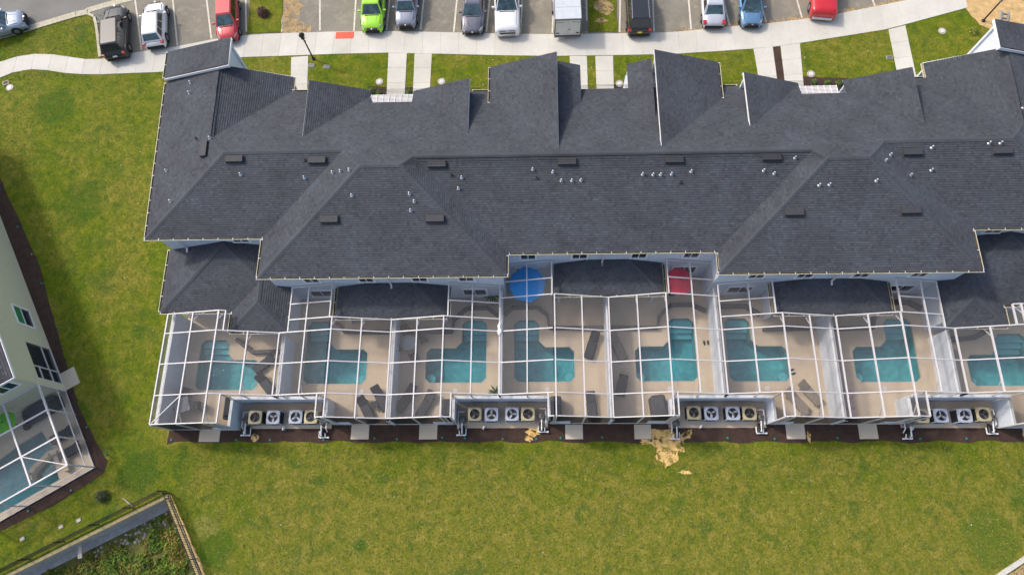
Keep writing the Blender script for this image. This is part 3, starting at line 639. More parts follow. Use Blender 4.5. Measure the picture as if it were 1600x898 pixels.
# walls under the half gables, rakes
def wallquad(pts, name='gable_wall', mat='siding', th=.12, ax=0):
    mb = MB(); a = [Vector(p) for p in pts]; off = Vector((th if ax == 0 else 0, th if ax == 1 else 0, 0)); n = len(a)
    mb.face(a); mb.face([p+off for p in a][::-1])
    for i in range(n): mb.face([a[i], a[(i+1) % n], a[(i+1) % n]+off, a[i]+off])
    P(mb, name, mat)
def rake(p, q, h=.18, w_=.035):
    p, q = Vector(p), Vector(q); dz = Vector((0, 0, -.035)); P(MB().beam(p+dz, q+dz, w_, h), 'rake_board', 'white_trim')
for s in (0, 1):
    f = (lambda p: p) if s == 0 else mir3
    sg = 1 if s == 0 else -1
    for (x, yh, yf, zt, inn) in [(-15.3, 23.2, 27.3, 6.90, 1), (-4.45, 23.35, 27.2, 6.85, -1), (1.38, 21.7, 28.7, 7.40, -1)]:
        xi = x+.45*inn; zt2_ = zt-.15
        zb = lambda y: min(zF(y), zt)-.15 if y < 27.3 else 5.2
        pts = [f((xi, yh+.5, zt2_-.09)), f((xi, yf, zt2_-.09)), f((xi, yf, 5.1)), f((xi, yh+.5, zF(yh+.5)-.25))]
        wallquad(pts, th=.06*sg*inn)
        rake(f((x+.0*inn, yh-.15, zt+.03)), f((x, yf+.12, zt+.03)))
    # front gable ends
    for xa, xb, y, za, zb in [(-15.25, -11.5, 27.2, 6.85, 5.6), (-8.35, -4.5, 27.1, 5.6, 6.8), (-3.0, 1.3, 28.6, 5.95, 7.35), (1.5, 2.95, 28.6, 6.5, 6.0), (-21.5, -17.1, 28.55, 6.85, 5.4), (-25.8, -20.9, 30.3, 5.95, 7.4)]:
        wallquad([f((xa, y, 0)), f((xb, y, 0)), f((xb, y, zb-.06)), f((xa, y, za-.06))], 'front_wall', th=-.15, ax=1)
    for a, b in [((-21.55, 28.8, 6.93), (-17.0, 28.8, 5.46)), ((-15.3, 27.42, 6.93), (-11.4, 27.42, 5.63)), ((-8.45, 27.34, 5.54), (-4.45, 27.34, 6.88)), ((-3.13, 28.85, 5.96), (1.38, 28.85, 7.43)), ((-26.05, 30.7, 6.0), (-20.84, 30.55, 7.52)), ((-25.97, 28.44, 6.0), (-20.70, 28.34, 7.52)), ((-20.70, 28.34, 7.53), (-20.80, 30.55, 7.53))]:
        rake(f(a), f(b), .2)
    # end bay tower under its mono-pitch roof
    tw = [(-25.7, 28.75), (-20.98, 28.66), (-21.05, 30.25), (-25.75, 30.35)]
    if s: tw = [(mx_(x), y) for x, y in tw][::-1]
    pl = G0 if s == 0 else mplane(G0)
    P(MB().prism(tw, 0, lambda x, y: pl[0]*x+pl[1]*y+pl[2]-.05), 'tower_wall', 'siding')
# body walls
for fp in ([(-25.0, 16.85), (-17.2, 16.85), (-17.2, 27.3), (-21.0, 27.3), (-21.0, 28.3), (-25.5, 28.3)], [(-17.4, 14.08), (-2.22, 14.08), (-2.22, 26.2), (-17.4, 26.2)]):
    P(MB().prism(fp, 0, 5.42), 'house_wall', 'siding'); P(MB().prism([(mx_(x), y) for x, y in fp][::-1], 0, 5.42), 'house_wall', 'siding')
P(MB().prism([(-2.22, 15.54), (mx_(-2.22), 15.54), (mx_(-2.22), 26.9), (-2.22, 26.9)], 0, 5.42), 'house_wall', 'siding')
for fp in ([(-3.05, 26.9), (3.05, 26.9), (3.05, 28.4), (-3.05, 28.4)],):
    for q in (fp, [(mx_(x), y) for x, y in fp][::-1]): P(MB().prism(q, 0, 5.3), 'front_wall', 'siding')
# soffits
for q in ([E1, (-17.65, 16.57), (-17.65, 13.83), (-1.97, 13.83), (-1.97, 15.29), (4.6, 15.29), (4.6, 26.2), (-25.9, 26.2)],):
    for qq in (q, [(mx_(x), y) for x, y in q][::-1]): sheet_ = sheet(MB(), qq, [], 5.44); P(sheet_, 'soffit', 'white_trim')
# windows on the rear upper wall and ground floor
def window(cx, wy, z0, z1, wd, name='window', panes=2, frame='white_trim', glass='window_glass'):
    mb = MB(); fr = .11
    mb.box(cx-wd/2-fr, cx+wd/2+fr, wy-.07, wy+.02, z1, z1+fr).box(cx-wd/2-fr, cx+wd/2+fr, wy-.09, wy+.02, z0-fr, z0).box(cx-wd/2-fr, cx-wd/2, wy-.07, wy+.02, z0, z1).box(cx+wd/2, cx+wd/2+fr, wy-.07, wy+.02, z0, z1).box(cx-.025, cx+.025, wy-.055, wy+.02, z0, z1)
    o = P(mb, name, frame)
    for s in (-1, 1): sub(MB().box(cx+(.0 if s > 0 else -wd/2)+.026*(s > 0), cx+(wd/2 if s > 0 else -.026), wy-.03, wy+.01, z0+.002, z1-.002), 'pane', glass, o)
    return o
for x in (-14.67, -11.1, -7.62, -4.6): window(x, 14.08, 3.95, 5.02, .9); window(mx_(x), 14.08, 3.95, 5.02, .9)
for x in (-.63, 2.7): window(x, 15.54, 3.95, 5.02, .9); window(mx_(x), 15.54, 3.95, 5.02, .9)
for x in (-19.6,): window(x, 16.85, 4.3, 5.05, 1.0); window(mx_(x), 16.85, 4.3, 5.05, 1.0)
for x, y in ((-14.85, 14.08), (-4.3, 14.08), (-.7, 15.54)): window(x, y, .95, 2.1, 1.5, 'lanai_window'); window(mx_(x), y, .95, 2.1, 1.5, 'lanai_window')
# downspouts
for x, y in ((-9.6, 14.0), (4.2, 15.45), (-2.1, 15.45), (18.75, 14.0), (-23.7, 16.78)):
    P(MB().beam((x, y-.16, 5.45), (x, y-.05, 5.15), .09, .07).beam((x, y-.05, 5.2), (x, y-.05, 3.5), .09, .07).beam((x, y-.02, 3.62), (x, y-.35, 3.5), .11, .08), 'downspout', 'white_metal')
# porch roofs behind the rooms at the back
def porch(x0, x1, y0, yw, ze=2.9):
    d = yw-y0
    A, B = (x0+d, yw), (x1-d, yw)
    P(roof_mesh([(x0, y0), (x1, y0), B, A], (0, S3, ze-y0*S3)), 'porch_roof', 'shingle')
    P(roof_mesh([(x0, y0), A, (x0, yw)], (S3, 0, ze-x0*S3)), 'porch_roof', 'shingle'); P(roof_mesh([(x1, y0), (x1, yw), B], (-S3, 0, ze+x1*S3)), 'porch_roof', 'shingle')
    P(caps((x0, y0, ze), (*A, ze+d*S3)), 'ridge_cap', 'shingle'); P(caps((x1, y0, ze), (*B, ze+d*S3)), 'ridge_cap', 'shingle')
    P(MB().box(x0+.02, x1-.02, y0, y0+.05, ze-.22, ze-.012).box(x0, x0+.05, y0+.05, yw, ze-.22, ze-.012).box(x1-.05, x1, y0+.05, yw, ze-.22, ze-.012), 'fascia', 'cream_gutter')
    P(MB().box(x0+.06, x1-.06, y0+.06, yw-.02, ze-.20, ze-.17), 'soffit', 'white_trim')
    gut((x0-.06, y0), (x0-.06, yw), (-1, 0), ze+.0); gut((x1+.06, y0), (x1+.06, yw), (1, 0), ze); gut((x0, y0), (x1, y0), (0, -1), ze)
    # room below, its glazed doors to the pool deck
    yb = yw-.4
    P(MB().box(x0+.3, x0+.45, y0+.4, yw, .05, ze-.21).box(x1-.45, x1-.3, y0+.4, yw, .05, ze-.21).box((x0+x1)/2-.08, (x0+x1)/2+.08, y0+.2, yw, .05, ze-.21), 'porch_wall', 'siding')
porch(1.05, 8.2, 13.32, 15.5); porch(-13.33, -5.94, 11.9, 14.05); porch(15.1, 22.55, 11.93, 14.05)
for s in (0, 1):
    pm = (lambda q: q) if s == 0 else mirror
    pp = (lambda q: q) if s == 0 else mplane
    f3 = (lambda p: p) if s == 0 else mir3
    Lp = (S3, 0, 2.9+25.2*S3); Rp = (-S3, 0, 2.9-16.5*S3); Fp = (0, S3, 2.9-12.4*S3); Bp = (0, S3, 2.9-11.0*S3); BLp = (S3, 0, 2.9+20.3*S3)
    for poly, pl in [([(-25.15, 12.4), (-20.85, 16.7), (-20.85, 16.86), (-25.25, 16.86)], Lp), ([(-25.15, 12.4), (-20.3, 12.4), (-18.4, 14.3), (-20.85, 16.75)], Fp), ([(-20.3, 11.0), (-20.3, 12.4), (-18.4, 14.3), (-18.4, 12.9)][::-1], BLp), ([(-20.3, 11.0), (-16.5, 11.0), (-18.4, 12.9)], Bp), ([(-16.5, 11.0), (-16.5, 16.86), (-20.85, 16.86), (-20.85, 16.75), (-18.4, 14.3), (-18.4, 12.9)], Rp)]:
        P(roof_mesh(pm(poly), pp(pl)), 'porch_roof', 'shingle')
    for a, b in [((-25.15, 12.4, 2.9), (-20.85, 16.7, 4.35)), ((-20.3, 11, 2.9), (-18.4, 12.9, 3.53)), ((-16.5, 11, 2.9), (-18.4, 12.9, 3.53)), ((-18.4, 12.9, 3.53), (-18.4, 14.3, 3.53)), ((-18.4, 14.3, 3.53), (-20.85, 16.75, 4.35))]:
        P(caps(f3(a), f3(b)), 'ridge_cap', 'shingle')
    gut_ = (lambda p, q, sd: gut(p, q, sd, 2.9)) if s == 0 else (lambda p, q, sd: gut((mx_(q[0]), q[1]), (mx_(p[0]), p[1]), (-sd[0], sd[1]), 2.9))
    gut_((-25.18, 12.4), (-25.27, 16.86), (-1, 0)); gut_((-25.2, 12.4), (-20.3, 12.4), (0, -1)); gut_((-20.3, 11.0), (-20.3, 12.3), (-1, 0)); gut_((-20.3, 11), (-16.5, 11), (0, -1)); gut_((-16.5, 11), (-16.5, 14.0), (1, 0))
    fp = [(-24.9, 12.9), (-20.1, 12.9), (-20.1, 11.5), (-16.75, 11.5), (-16.75, 14.2), (-17.6, 14.2), (-17.6, 17), (-24.9, 17)]
    if s: fp = [(mx_(x), y) for x, y in fp][::-1]
    P(MB().prism(fp, .05, 2.75), 'porch_wall', 'siding')
# standing-seam entry canopies at the front
for xa, xb in ((-12.1, -8.5), (18.0, 21.45)):
    mb = MB(); n = 9
    mb.prism([(xa, 28.88), (xb, 28.88), (xb, 26.2), (xa, 26.2)][::-1], lambda x, y: 2.95+(28.88-y)*.18-.05, lambda x, y: 2.95+(28.88-y)*.18)
    for i in range(n): x = xa+(xb-xa)*i/(n-1); mb.beam((x, 28.9, 2.985), (x, 26.25, 2.985+2.65*.18), .04, .05, 1)
    P(mb, 'canopy_roof', ['white_metal', 'white_trim'])
P(MB().box(-19.3, -18.2, 31.0, 31.3, .0, .14), 'step', 'concrete')
# roof vents
PV = [(-23.81, 27.86), (-23.76, 27.02), (-21.42, 23.06), (-24.6, 21.28), (-23.83, 18.95), (-19.06, 20.41), (-14.9, 20.15), (-12.98, 20.29), (-12.43, 20.27), (-11.8, 20.24), (-11.6, 18.63), (-7.97, 18.69), (-7.67, 18.23), (-7.9, 17.7), (-4.73, 19.81), (-4.95, 19.16), (-0.26, 20.24), (1.0, 20.06), (1.52, 19.54), (2.18, 19.53), (2.75, 19.54), (6.58, 19.84), (7.23, 19.8), (7.7, 19.8), (8.37, 19.82), (9.58, 19.96), (14.02, 19.94), (15.94, 20.66), (14.66, 19.76), (17.2, 18.83), (17.82, 18.85), (20.63, 19.04), (21.78, 20.81), (21.34, 20.34), (22.99, 19.61), (24.39, 20.0), (24.43, 21.33), (27.88, 21.53), (28.57, 21.52), (30.73, 24.17)]
GV = [(-22.54, 23.25), (-14.89, 21.24), (-5.42, 20.01), (-0.06, 19.74), (8.87, 19.34)]
BV = [(-19.44, 21.31), (-14.06, 21.15), (-6.29, 20.6), (1.89, 20.62), (8.52, 20.63), (14.49, 20.68), (23.24, 21.05), (28.64, 21.03), (-13.04, 17.2), (-6.37, 17.15), (15.66, 17.25), (22.62, 17.27)]
def roofz(x, y):
    best = 0
    for poly, pl in ROOFS:
        if inside((x, y), poly): best = max(best, pl[0]*x+pl[1]*y+pl[2])
    return best or 6.5
def loc_in_row(o, x, y, z): o.location = (x-4.6, y-20, z); o.matrix_parent_inverse = Matrix.Identity(4)
pm_ = MB().lathe([(.13, -.02), (.11, .03), (.048, .035), (.048, .20), (.07, .20), (.07, .25), (.04, .28), (.0001, .285)], n=10)
pm_.v = [(x*.88, y*.88, z*.85) for x, y, z in pm_.v]; pm_ = pm_.build('pipe_vent', 'vent_steel', row, True); gm_ = MB().lathe([(.14, -.02), (.12, .05), (.04, .06), (.04, .28), (.0001, .285)], n=9).build('stub_vent', 'vent_hood', row)
bm_ = MB(); bm_.prism([(-.62, -.28), (.62, -.28), (.62, .28), (-.62, .28)], lambda x, y: y*S3-.02, lambda x, y: y*S3+.035)
bm_.prism([(-.56, -.20), (.56, -.20), (.56, .22), (-.56, .22)], lambda x, y: y*S3+.03, lambda x, y: .20+y*.12)
bm_ = bm_.build('box_vent', 'vent_hood', row)
def put(o, lst, fl=False):
    for i, (x, y) in enumerate(lst):
        q = o if i == 0 else o.copy()
        if i: COL.objects.link(q); q.parent = row
        loc_in_row(q, x, y, roofz(x, y)+.01)
put(pm_, PV); put(gm_, GV); put(bm_, BV)
q = bm_.copy(); COL.objects.link(q); q.parent = row; loc_in_row(q, -21.75, 22.3, zLH(-21.75, 22.3)+.02); q.rotation_euler.z = R(-88)

# ------------------------------------------------------------------ pool decks and pools
dk = MB(); DECK = [(-24.62, 5.0), (-20.0, 5.0), (-20.0, 5.08), (-13.85, 5.08), (-13.85, 5.33), (-5.45, 5.33), (-5.45, 5.1), (.55, 5.1), (.55, 5.37), (8.45, 5.37), (8.45, 5.1), (14.75, 5.1), (14.75, 5.31), (23.3, 5.31), (23.3, 5.08), (34, 5.05), (34, 17), (-24.9, 17)]
sheet(dk, DECK, [pool_poly(p) for p in POOLS], .05)
for a, b in list(zip(DECK[:-2], DECK[1:-1]))+[((-24.9, 17), (-24.62, 5.0))]: dk.face([(*a, -.05), (*b, -.05), (*b, .05), (*a, .05)])
tag(dk.build('pool_deck', 'deck_tan'), kind='structure')
PL = ['teal pool of the leftmost unit, set closest to the lawn end', 'teal pool with dark lounger pair and small table below it', 'teal pool beside the grey round dining set', 'teal pool in front of the blue umbrella', 'teal pool in front of the red umbrella', 'teal pool beside the tan loungers', 'teal pool beside the pink float', 'teal pool at the right edge of the photo']
def basin(poly, name, label, group, steps=None):
    t = thing(name, label, 'pool', (poly[0][0], poly[0][1], 0), 0, group); ox, oy = poly[0]
    pl = [(x-ox, y-oy) for x, y in poly]; mb = MB(); n = len(pl)
    mb.face([(x, y, -1.25) for x, y in pl])
    for i in range(n): a, b = pl[i], pl[(i+1) % n]; mb.face([(*a, .045), (*b, .045), (*b, -1.25), (*a, -1.25)])
    mb.build('basin', 'pool_plaster', t)
    cp = MB(); c = Vector((sum(p[0] for p in pl)/n, sum(p[1] for p in pl)/n))
    for i in range(n):
        a, b = Vector(pl[i]), Vector(pl[(i+1) % n]); d = (b-a); 
        if d.length < .05: continue
        d.normalize(); nn = Vector((d.y, -d.x)); 
        cp.prism([tuple(a+nn*.03), tuple(b+nn*.03), tuple(b-nn*.03), tuple(a-nn*.03)], -.16, .062)
    cp.build('coping', 'coping', t)
    w_ = MB(); sheet(w_, pl, [], -.06); w_.build('water', 'water', t)
    return t, ox, oy
for i, p in enumerate(POOLS):
    t, ox, oy = basin(pool_poly(p), 'swimming_pool', PL[i], 'L shaped pools behind the townhouses')
    x0, x1, y0, y1, side, lw = p; a, b = (x0, x0+lw) if side == 'L' else (x1-lw, x1)
    for kx in range(3): MB().box(a-ox+.05, b-ox-.05, y1-oy-.55-.36*kx, y1-oy-.03-(.52 if kx else 0)-.36*max(kx-1, 0), -1.2, -.3-.25*kx).build('pool_step', 'pool_step', t)
    cx = x1-.35 if side == 'L' else x0+.35
    MB().lathe([(.32, -1.2), (.32, -.45), (.0001, -.44)], (cx-ox, y0+.38-oy, 0), 12).build('corner_seat', 'pool_step', t)
SK = [(-12.0, 7.55, 'above the dark lounger pair'), (-5.65, 7.6, 'near the covered grill left of centre'), (.55, 7.65, 'below the pool of the blue umbrella unit'), (8.7, 7.65, 'below the pool of the red umbrella unit'), (15.1, 7.65, 'above the tan loungers'), (22.7, 7.6, 'beside the pink float unit pool'), (29.9, 7.35, 'below the rightmost pool')]
so = None
for x, y, lb in SK:
    if so is None: so = q = MB().lathe([(.16, .05), (.16, .066), (.0001, .067)], n=14).build('skimmer_lid', 'white_metal')
    else: q = so.copy(); COL.objects.link(q)
    tag(q, 'round white skimmer lid in the deck '+lb, 'pool lid', 'skimmer lids beside the pools'); q.location = (x, y, .0)
# low dark step walls round the pool ends
WALLS = [('low dark step wall behind the leftmost pool', [(-21.0, 11.18), (-19.74, 10.25), (-18.19, 10.3), (-17.1, 10.3)], .26),
 ('low dark step wall behind the pool with the dark lounger pair', [(-14.05, 12.3), (-13.5, 11.7), (-9.75, 11.58)], .24),
 ('low dark step wall that steps up round the pool beside the dining set', [(-9.45, 11.58), (-5.95, 11.62), (-5.85, 12.5), (-4.9, 13.3), (-3.55, 13.3), (-2.62, 12.65)], .24),
 ('low dark step wall under the blue umbrella', [(-2.35, 12.8), (-1.75, 13.3), (-.05, 13.32), (.62, 12.75), (.75, 11.83), (4.4, 11.83)], .22),
 ('low dark step wall below the red umbrella', [(4.75, 11.83), (8.1, 11.8), (8.28, 12.6), (9.1, 13.4), (10.6, 13.4), (11.45, 12.95)], .22),
 ('low dark step wall behind the pool beside the tan loungers', [(11.95, 13.28), (14.2, 13.27), (15.1, 12.65)], .26),
 ('short dark step wall right of the pool beside the tan loungers', [(15.2, 11.62), (18.4, 11.68)], .22),
 ('short dark step wall left of the pool beside the pink float', [(19.2, 11.62), (22.5, 11.68), (22.75, 12.6)], .24),
 ('short dark step wall above the pool beside the pink float', [(23.6, 13.5), (25.2, 13.45), (25.9, 13.0)], .3),
 ('low dark step wall behind the rightmost pool', [(26.5, 10.88), (28.1, 10.86), (29.1, 10.98), (30.0, 11.5)], .26)]
for lb, pl, wd in WALLS:
    mb = MB(); n = len(pl); offs = []
    for i, p in enumerate(pl):
        a = Vector(pl[max(0, i-1)]); b = Vector(pl[min(n-1, i+1)]); d = (b-a).normalized(); offs.append(Vector((-d.y, d.x))*wd/2)
    for i in range(n-1):
        a, b = Vector(pl[i]), Vector(pl[i+1]); mb.prism([tuple(a-offs[i]), tuple(b-offs[i+1]), tuple(b+offs[i+1]), tuple(a+offs[i])], .05, .40)
    tag(mb.build('step_wall', 'slate_wall'), lb, 'low wall', 'low dark walls behind the pools')

# ------------------------------------------------------------------ screen enclosures
Z0, ZP, WT = 2.95, 3.80, 2.05
UNITS = [
 dict(x=(-24.6, -16.95), front=[(-24.6, -20.0, 5.03), (-20.0, -16.95, 6.85)], back=[(-24.6, -20.36, 12.26), (-20.36, -16.95, 10.93)], nm='leftmost screen enclosure, at the lawn end of the row'),
 dict(x=(-16.95, -9.6), front=[(-16.95, -13.85, 6.85), (-13.85, -9.6, 5.38)], back=[(-16.95, -16.36, 10.93), (-16.36, -13.47, 13.98), (-13.47, -9.6, 11.76)], nm='screen enclosure over the dark lounger pair and small table'),
 dict(x=(-9.6, -2.5), front=[(-9.6, -5.45, 5.38), (-5.45, -2.5, 6.85)], back=[(-9.6, -5.8, 11.76), (-5.8, -2.5, 13.98)], nm='screen enclosure over the round grey dining set'),
 dict(x=(-2.5, 4.58), front=[(-2.5, .55, 6.85), (.55, 4.58, 5.42)], back=[(-2.5, .9, 15.42), (.9, 4.58, 13.17)], nm='screen enclosure over the blue umbrella'),
 dict(x=(4.58, 11.7), front=[(4.58, 8.45, 5.42), (8.45, 11.7, 6.85)], back=[(4.58, 8.36, 13.17), (8.36, 11.7, 15.42)], nm='screen enclosure over the red umbrella'),
 dict(x=(11.7, 18.95), front=[(11.7, 14.75, 6.85), (14.75, 18.95, 5.36)], back=[(11.7, 14.96, 13.98), (14.96, 18.95, 11.79)], nm='screen enclosure over the tan loungers'),
 dict(x=(18.95, 26.2), front=[(18.95, 23.3, 5.36), (23.3, 26.2, 6.85)], back=[(18.95, 22.7, 11.79), (22.7, 25.55, 13.98), (25.55, 26.2, 10.93)], nm='screen enclosure over the pink float'),
 dict(x=(26.2, 33.8), front=[(26.2, 29.3, 6.85), (29.3, 33.8, 5.1)], back=[(26.2, 29.55, 10.93), (29.55, 33.8, 12.26)], nm='rightmost screen enclosure, cut by the photo edge')]
def seg(lst, x):
    for a, b, y in lst:
        if a-1e-6 <= x <= b+1e-6: return y
def seg_all(lst, x): return [y for a, b, y in lst if a-1e-6 <= x <= b+1e-6]
for U_ in UNITS:
    X0, X1 = U_['x']; xm = (X0+X1)/2; hw = (X1-X0)/2
    t = thing('screen_enclosure', U_['nm'], 'screen enclosure', (xm, 6, .05), 0, 'white framed screen enclosures over the pools')
    zt = lambda x: Z0+(ZP-Z0)*(1-abs(x-xm)/hw)
    L = lambda x, y, z: (x-xm, y-6, z-.05)
    qs = [X0, (X0+xm)/2, xm, (X1+xm)/2, X1]
    last = U_ is UNITS[-1]
    BW, BH = .075, .12
    # rafters
    for x in (qs if last else qs[:4]):
        y0, y1 = min(seg_all(U_['front'], x)), max(seg_all(U_['back'], x))
        MB().beam(L(x, y0, zt(x)+.012), L(x, y1, zt(x)+.012), BW, BH).build('rafter', 'white_metal', t)
    rows = [6.85, 8.88, 10.93]
    rows_ = sorted(set([y for *_, y in U_['front']]+rows+[y for *_, y in U_['back']]))
    top = max(y for *_, y in U_['back'])
    if top > 13: rows_ += [top-1.15]; rows_.sort()
    brk = sorted(set(qs+[a for a, b, y in U_['front'][1:]]+[a for a, b, y in U_['back'][1:]]))
    # edge posts beams at steps of the plan
    for a, b, y in U_['front'][1:]:
        ys = sorted(seg_all(U_['front'], a)); MB().beam(L(a, ys[0], zt(a)), L(a, ys[-1], zt(a)), BW, BH).build('rafter', 'white_metal', t)
    for a, b, y in U_['back'][1:]:
        ys = sorted(seg_all(U_['back'], a)); MB().beam(L(a, ys[0], zt(a)), L(a, ys[-1], zt(a)), BW, BH).build('rafter', 'white_metal', t)
    # purlins: one per bay
    for y in rows_:
        for a, b in zip(brk, brk[1:]):
            c = (a+b)/2
            if seg(U_['front'], c)-.01 <= y <= seg(U_['back'], c)+.01 and b-a > .15:
                MB().beam(L(a, y, zt(a)-.005), L(b, y, zt(b)-.005), .06, .10).build('purlin', 'white_metal', t)
    # roof screens
    for a, b in zip(brk, brk[1:]):
        c = (a+b)/2
        if b-a < .2: continue
        yy = [y for y in rows_ if seg(U_['front'], c)-.01 <= y <= seg(U_['back'], c)+.01]
        for y0, y1 in zip(yy, yy[1:]):
            if y1-y0 < .1: continue
            MB().face([L(a, y0, zt(a)-.07), L(b, y0, zt(b)-.07), L(b, y1, zt(b)-.07), L(a, y1, zt(a)-.07)]).build('screen_panel', 'screen', t)
    # front posts and wall screens
    for a, b in zip(brk, brk[1:]):
        c = (a+b)/2; y = seg(U_['front'], c)
        if b-a < .2 or c < U_['x'][0]: continue
        nook = y > 6
        zb = 2.07 if nook else .10; sm_ = 'screen_wall' if nook else 'screen_front'
        MB().face([L(a, y, zb), L(b, y, zb), L(b, y, zt(b)-.1), L(a, y, zt(a)-.1)]).build('screen_panel', sm_, t)
        if not nook:
            MB().beam(L(a, y, .10), L(b, y, .10), .05, .05).build('bottom_rail', 'white_metal', t)
    for x in brk:
        for y in set(seg_all(U_['front'], x)):
            MB().beam(L(x, y, .05 if y < 6 else 2.07), L(x, y, zt(x)-.12), .075, .075).build('post', 'white_metal', t)
    # screens above the party wall on both long sides
    for x in (X0,):
        y0, y1 = seg(U_['front'], X0+.01), min(seg_all(U_['back'], X0+.01))
        MB().face([L(x, y0, WT+.02), L(x, y1, WT+.02), L(x, y1, Z0-.1), L(x, y0, Z0-.1)]).build('screen_panel', 'screen_wall', t)
        MB().beam(L(x, y0, WT+.06), L(x, y1, WT+.06), .06, .05).build('wall_rail', 'white_metal', t)
    for a, b, y in U_['front'][1:]:
        ys = sorted(seg_all(U_['front'], a))
        MB().face([L(a, ys[0], 1.72), L(a, ys[1], 1.72), L(a, ys[1], zt(a)-.1), L(a, ys[0], zt(a)-.1)]).build('screen_panel', 'screen_wall', t)
    # knee braces under the rafters at the house side
    for x in qs[1:4]:
        y1 = max(seg_all(U_['back'], x)); MB().beam(L(x, y1-.05, zt(x)-.6), L(x, y1-.6, zt(x)-.1), .05, .05).build('brace', 'white_metal', t)
    for x in qs[1:4]:
        y1 = min(seg_all(U_['front'], x)); MB().beam(L(x, y1+.05, zt(x)-.75), L(x, y1+.7, zt(x)-.1), .045, .045).build('brace', 'white_metal', t)
    if U_ is UNITS[0]: MB().beam(L(X0+.1, 5.1, zt(X0+.1)-.02), L(qs[1], 6.8, zt(qs[1])-.02), .05, .06).build('brace', 'white_metal', t)
# party walls between units
for i, (x, y0, y1, lb) in enumerate([(-24.66, 5.03, 12.6, 'pale blue privacy wall along the lawn end of the row'), (-16.95, 6.98, 10.95, 'pale blue privacy wall right of the leftmost pool'), (-9.6, 5.3, 12.3, 'pale blue privacy wall between the dark lounger pair and the dining set'), (-2.5, 6.98, 14.0, 'pale blue privacy wall left of the blue umbrella'), (4.58, 5.34, 13.6, 'pale blue privacy wall between the blue and red umbrella pools'), (11.7, 6.98, 14.0, 'pale blue privacy wall right of the red umbrella, sandals at its foot'), (18.95, 5.28, 12.3, 'pale blue privacy wall between the tan loungers and the pink float'), (26.2, 6.98, 11.0, 'pale blue privacy wall left of the rightmost pool')]):
    t = thing('privacy_wall', lb, 'wall', (x, (y0+y1)/2, .05), 0, 'pale privacy walls between pools'); h = (y1-y0)/2
    MB().box(-.09, .09, -h, h, 0, WT-.05).build('wall_panel', 'stucco_wall', t); MB().box(-.12, .12, -h-.02, h+.02, WT-.05, WT).build('wall_cap', 'white_trim', t)
# equipment nooks
NOOKS = [(-20.0, -13.85, 5.03, 5.38), (-5.45, .55, 5.38, 5.42), (8.45, 14.75, 5.42, 5.36), (23.3, 29.3, 5.36, 5.1)]
NL = ['pale blue walled equipment nook at the left end', 'pale blue walled equipment nook left of centre', 'pale blue walled equipment nook right of centre', 'pale blue walled equipment nook at the right end']
for (a, b, ya, yb), lb in zip(NOOKS, NL):
    t = thing('nook_wall', lb, 'wall', ((a+b)/2, 6, .05), 0, 'equipment nooks along the back of the row'); X = (a+b)/2
    MB().box(a-X, b-X, .76, .90, 0, 1.95).build('wall_panel', 'stucco_wall', t); MB().box(a-X-.03, b-X+.03, .72, .92, 1.95, 2.0).build('wall_cap', 'white_trim', t)
    for x, y, s in ((a, ya, -1), (b, yb, 1)):
        xx = x-X; o0, o1 = sorted((xx, xx+.14*s))
        MB().box(o0, o1, y-6, .74, 0, 1.63).build('wall_panel', 'stucco_wall', t); MB().box(o0-.02, o1+.02, y-6-.02, .72, 1.63, 1.68).build('wall_cap', 'white_trim', t)
        o0, o1 = sorted((xx+.16*s, xx+1.45*s)); MB().box(o0, o1, y-6-.06, y-6+.04, 0, .95).build('wall_panel', 'stucco_wall', t)
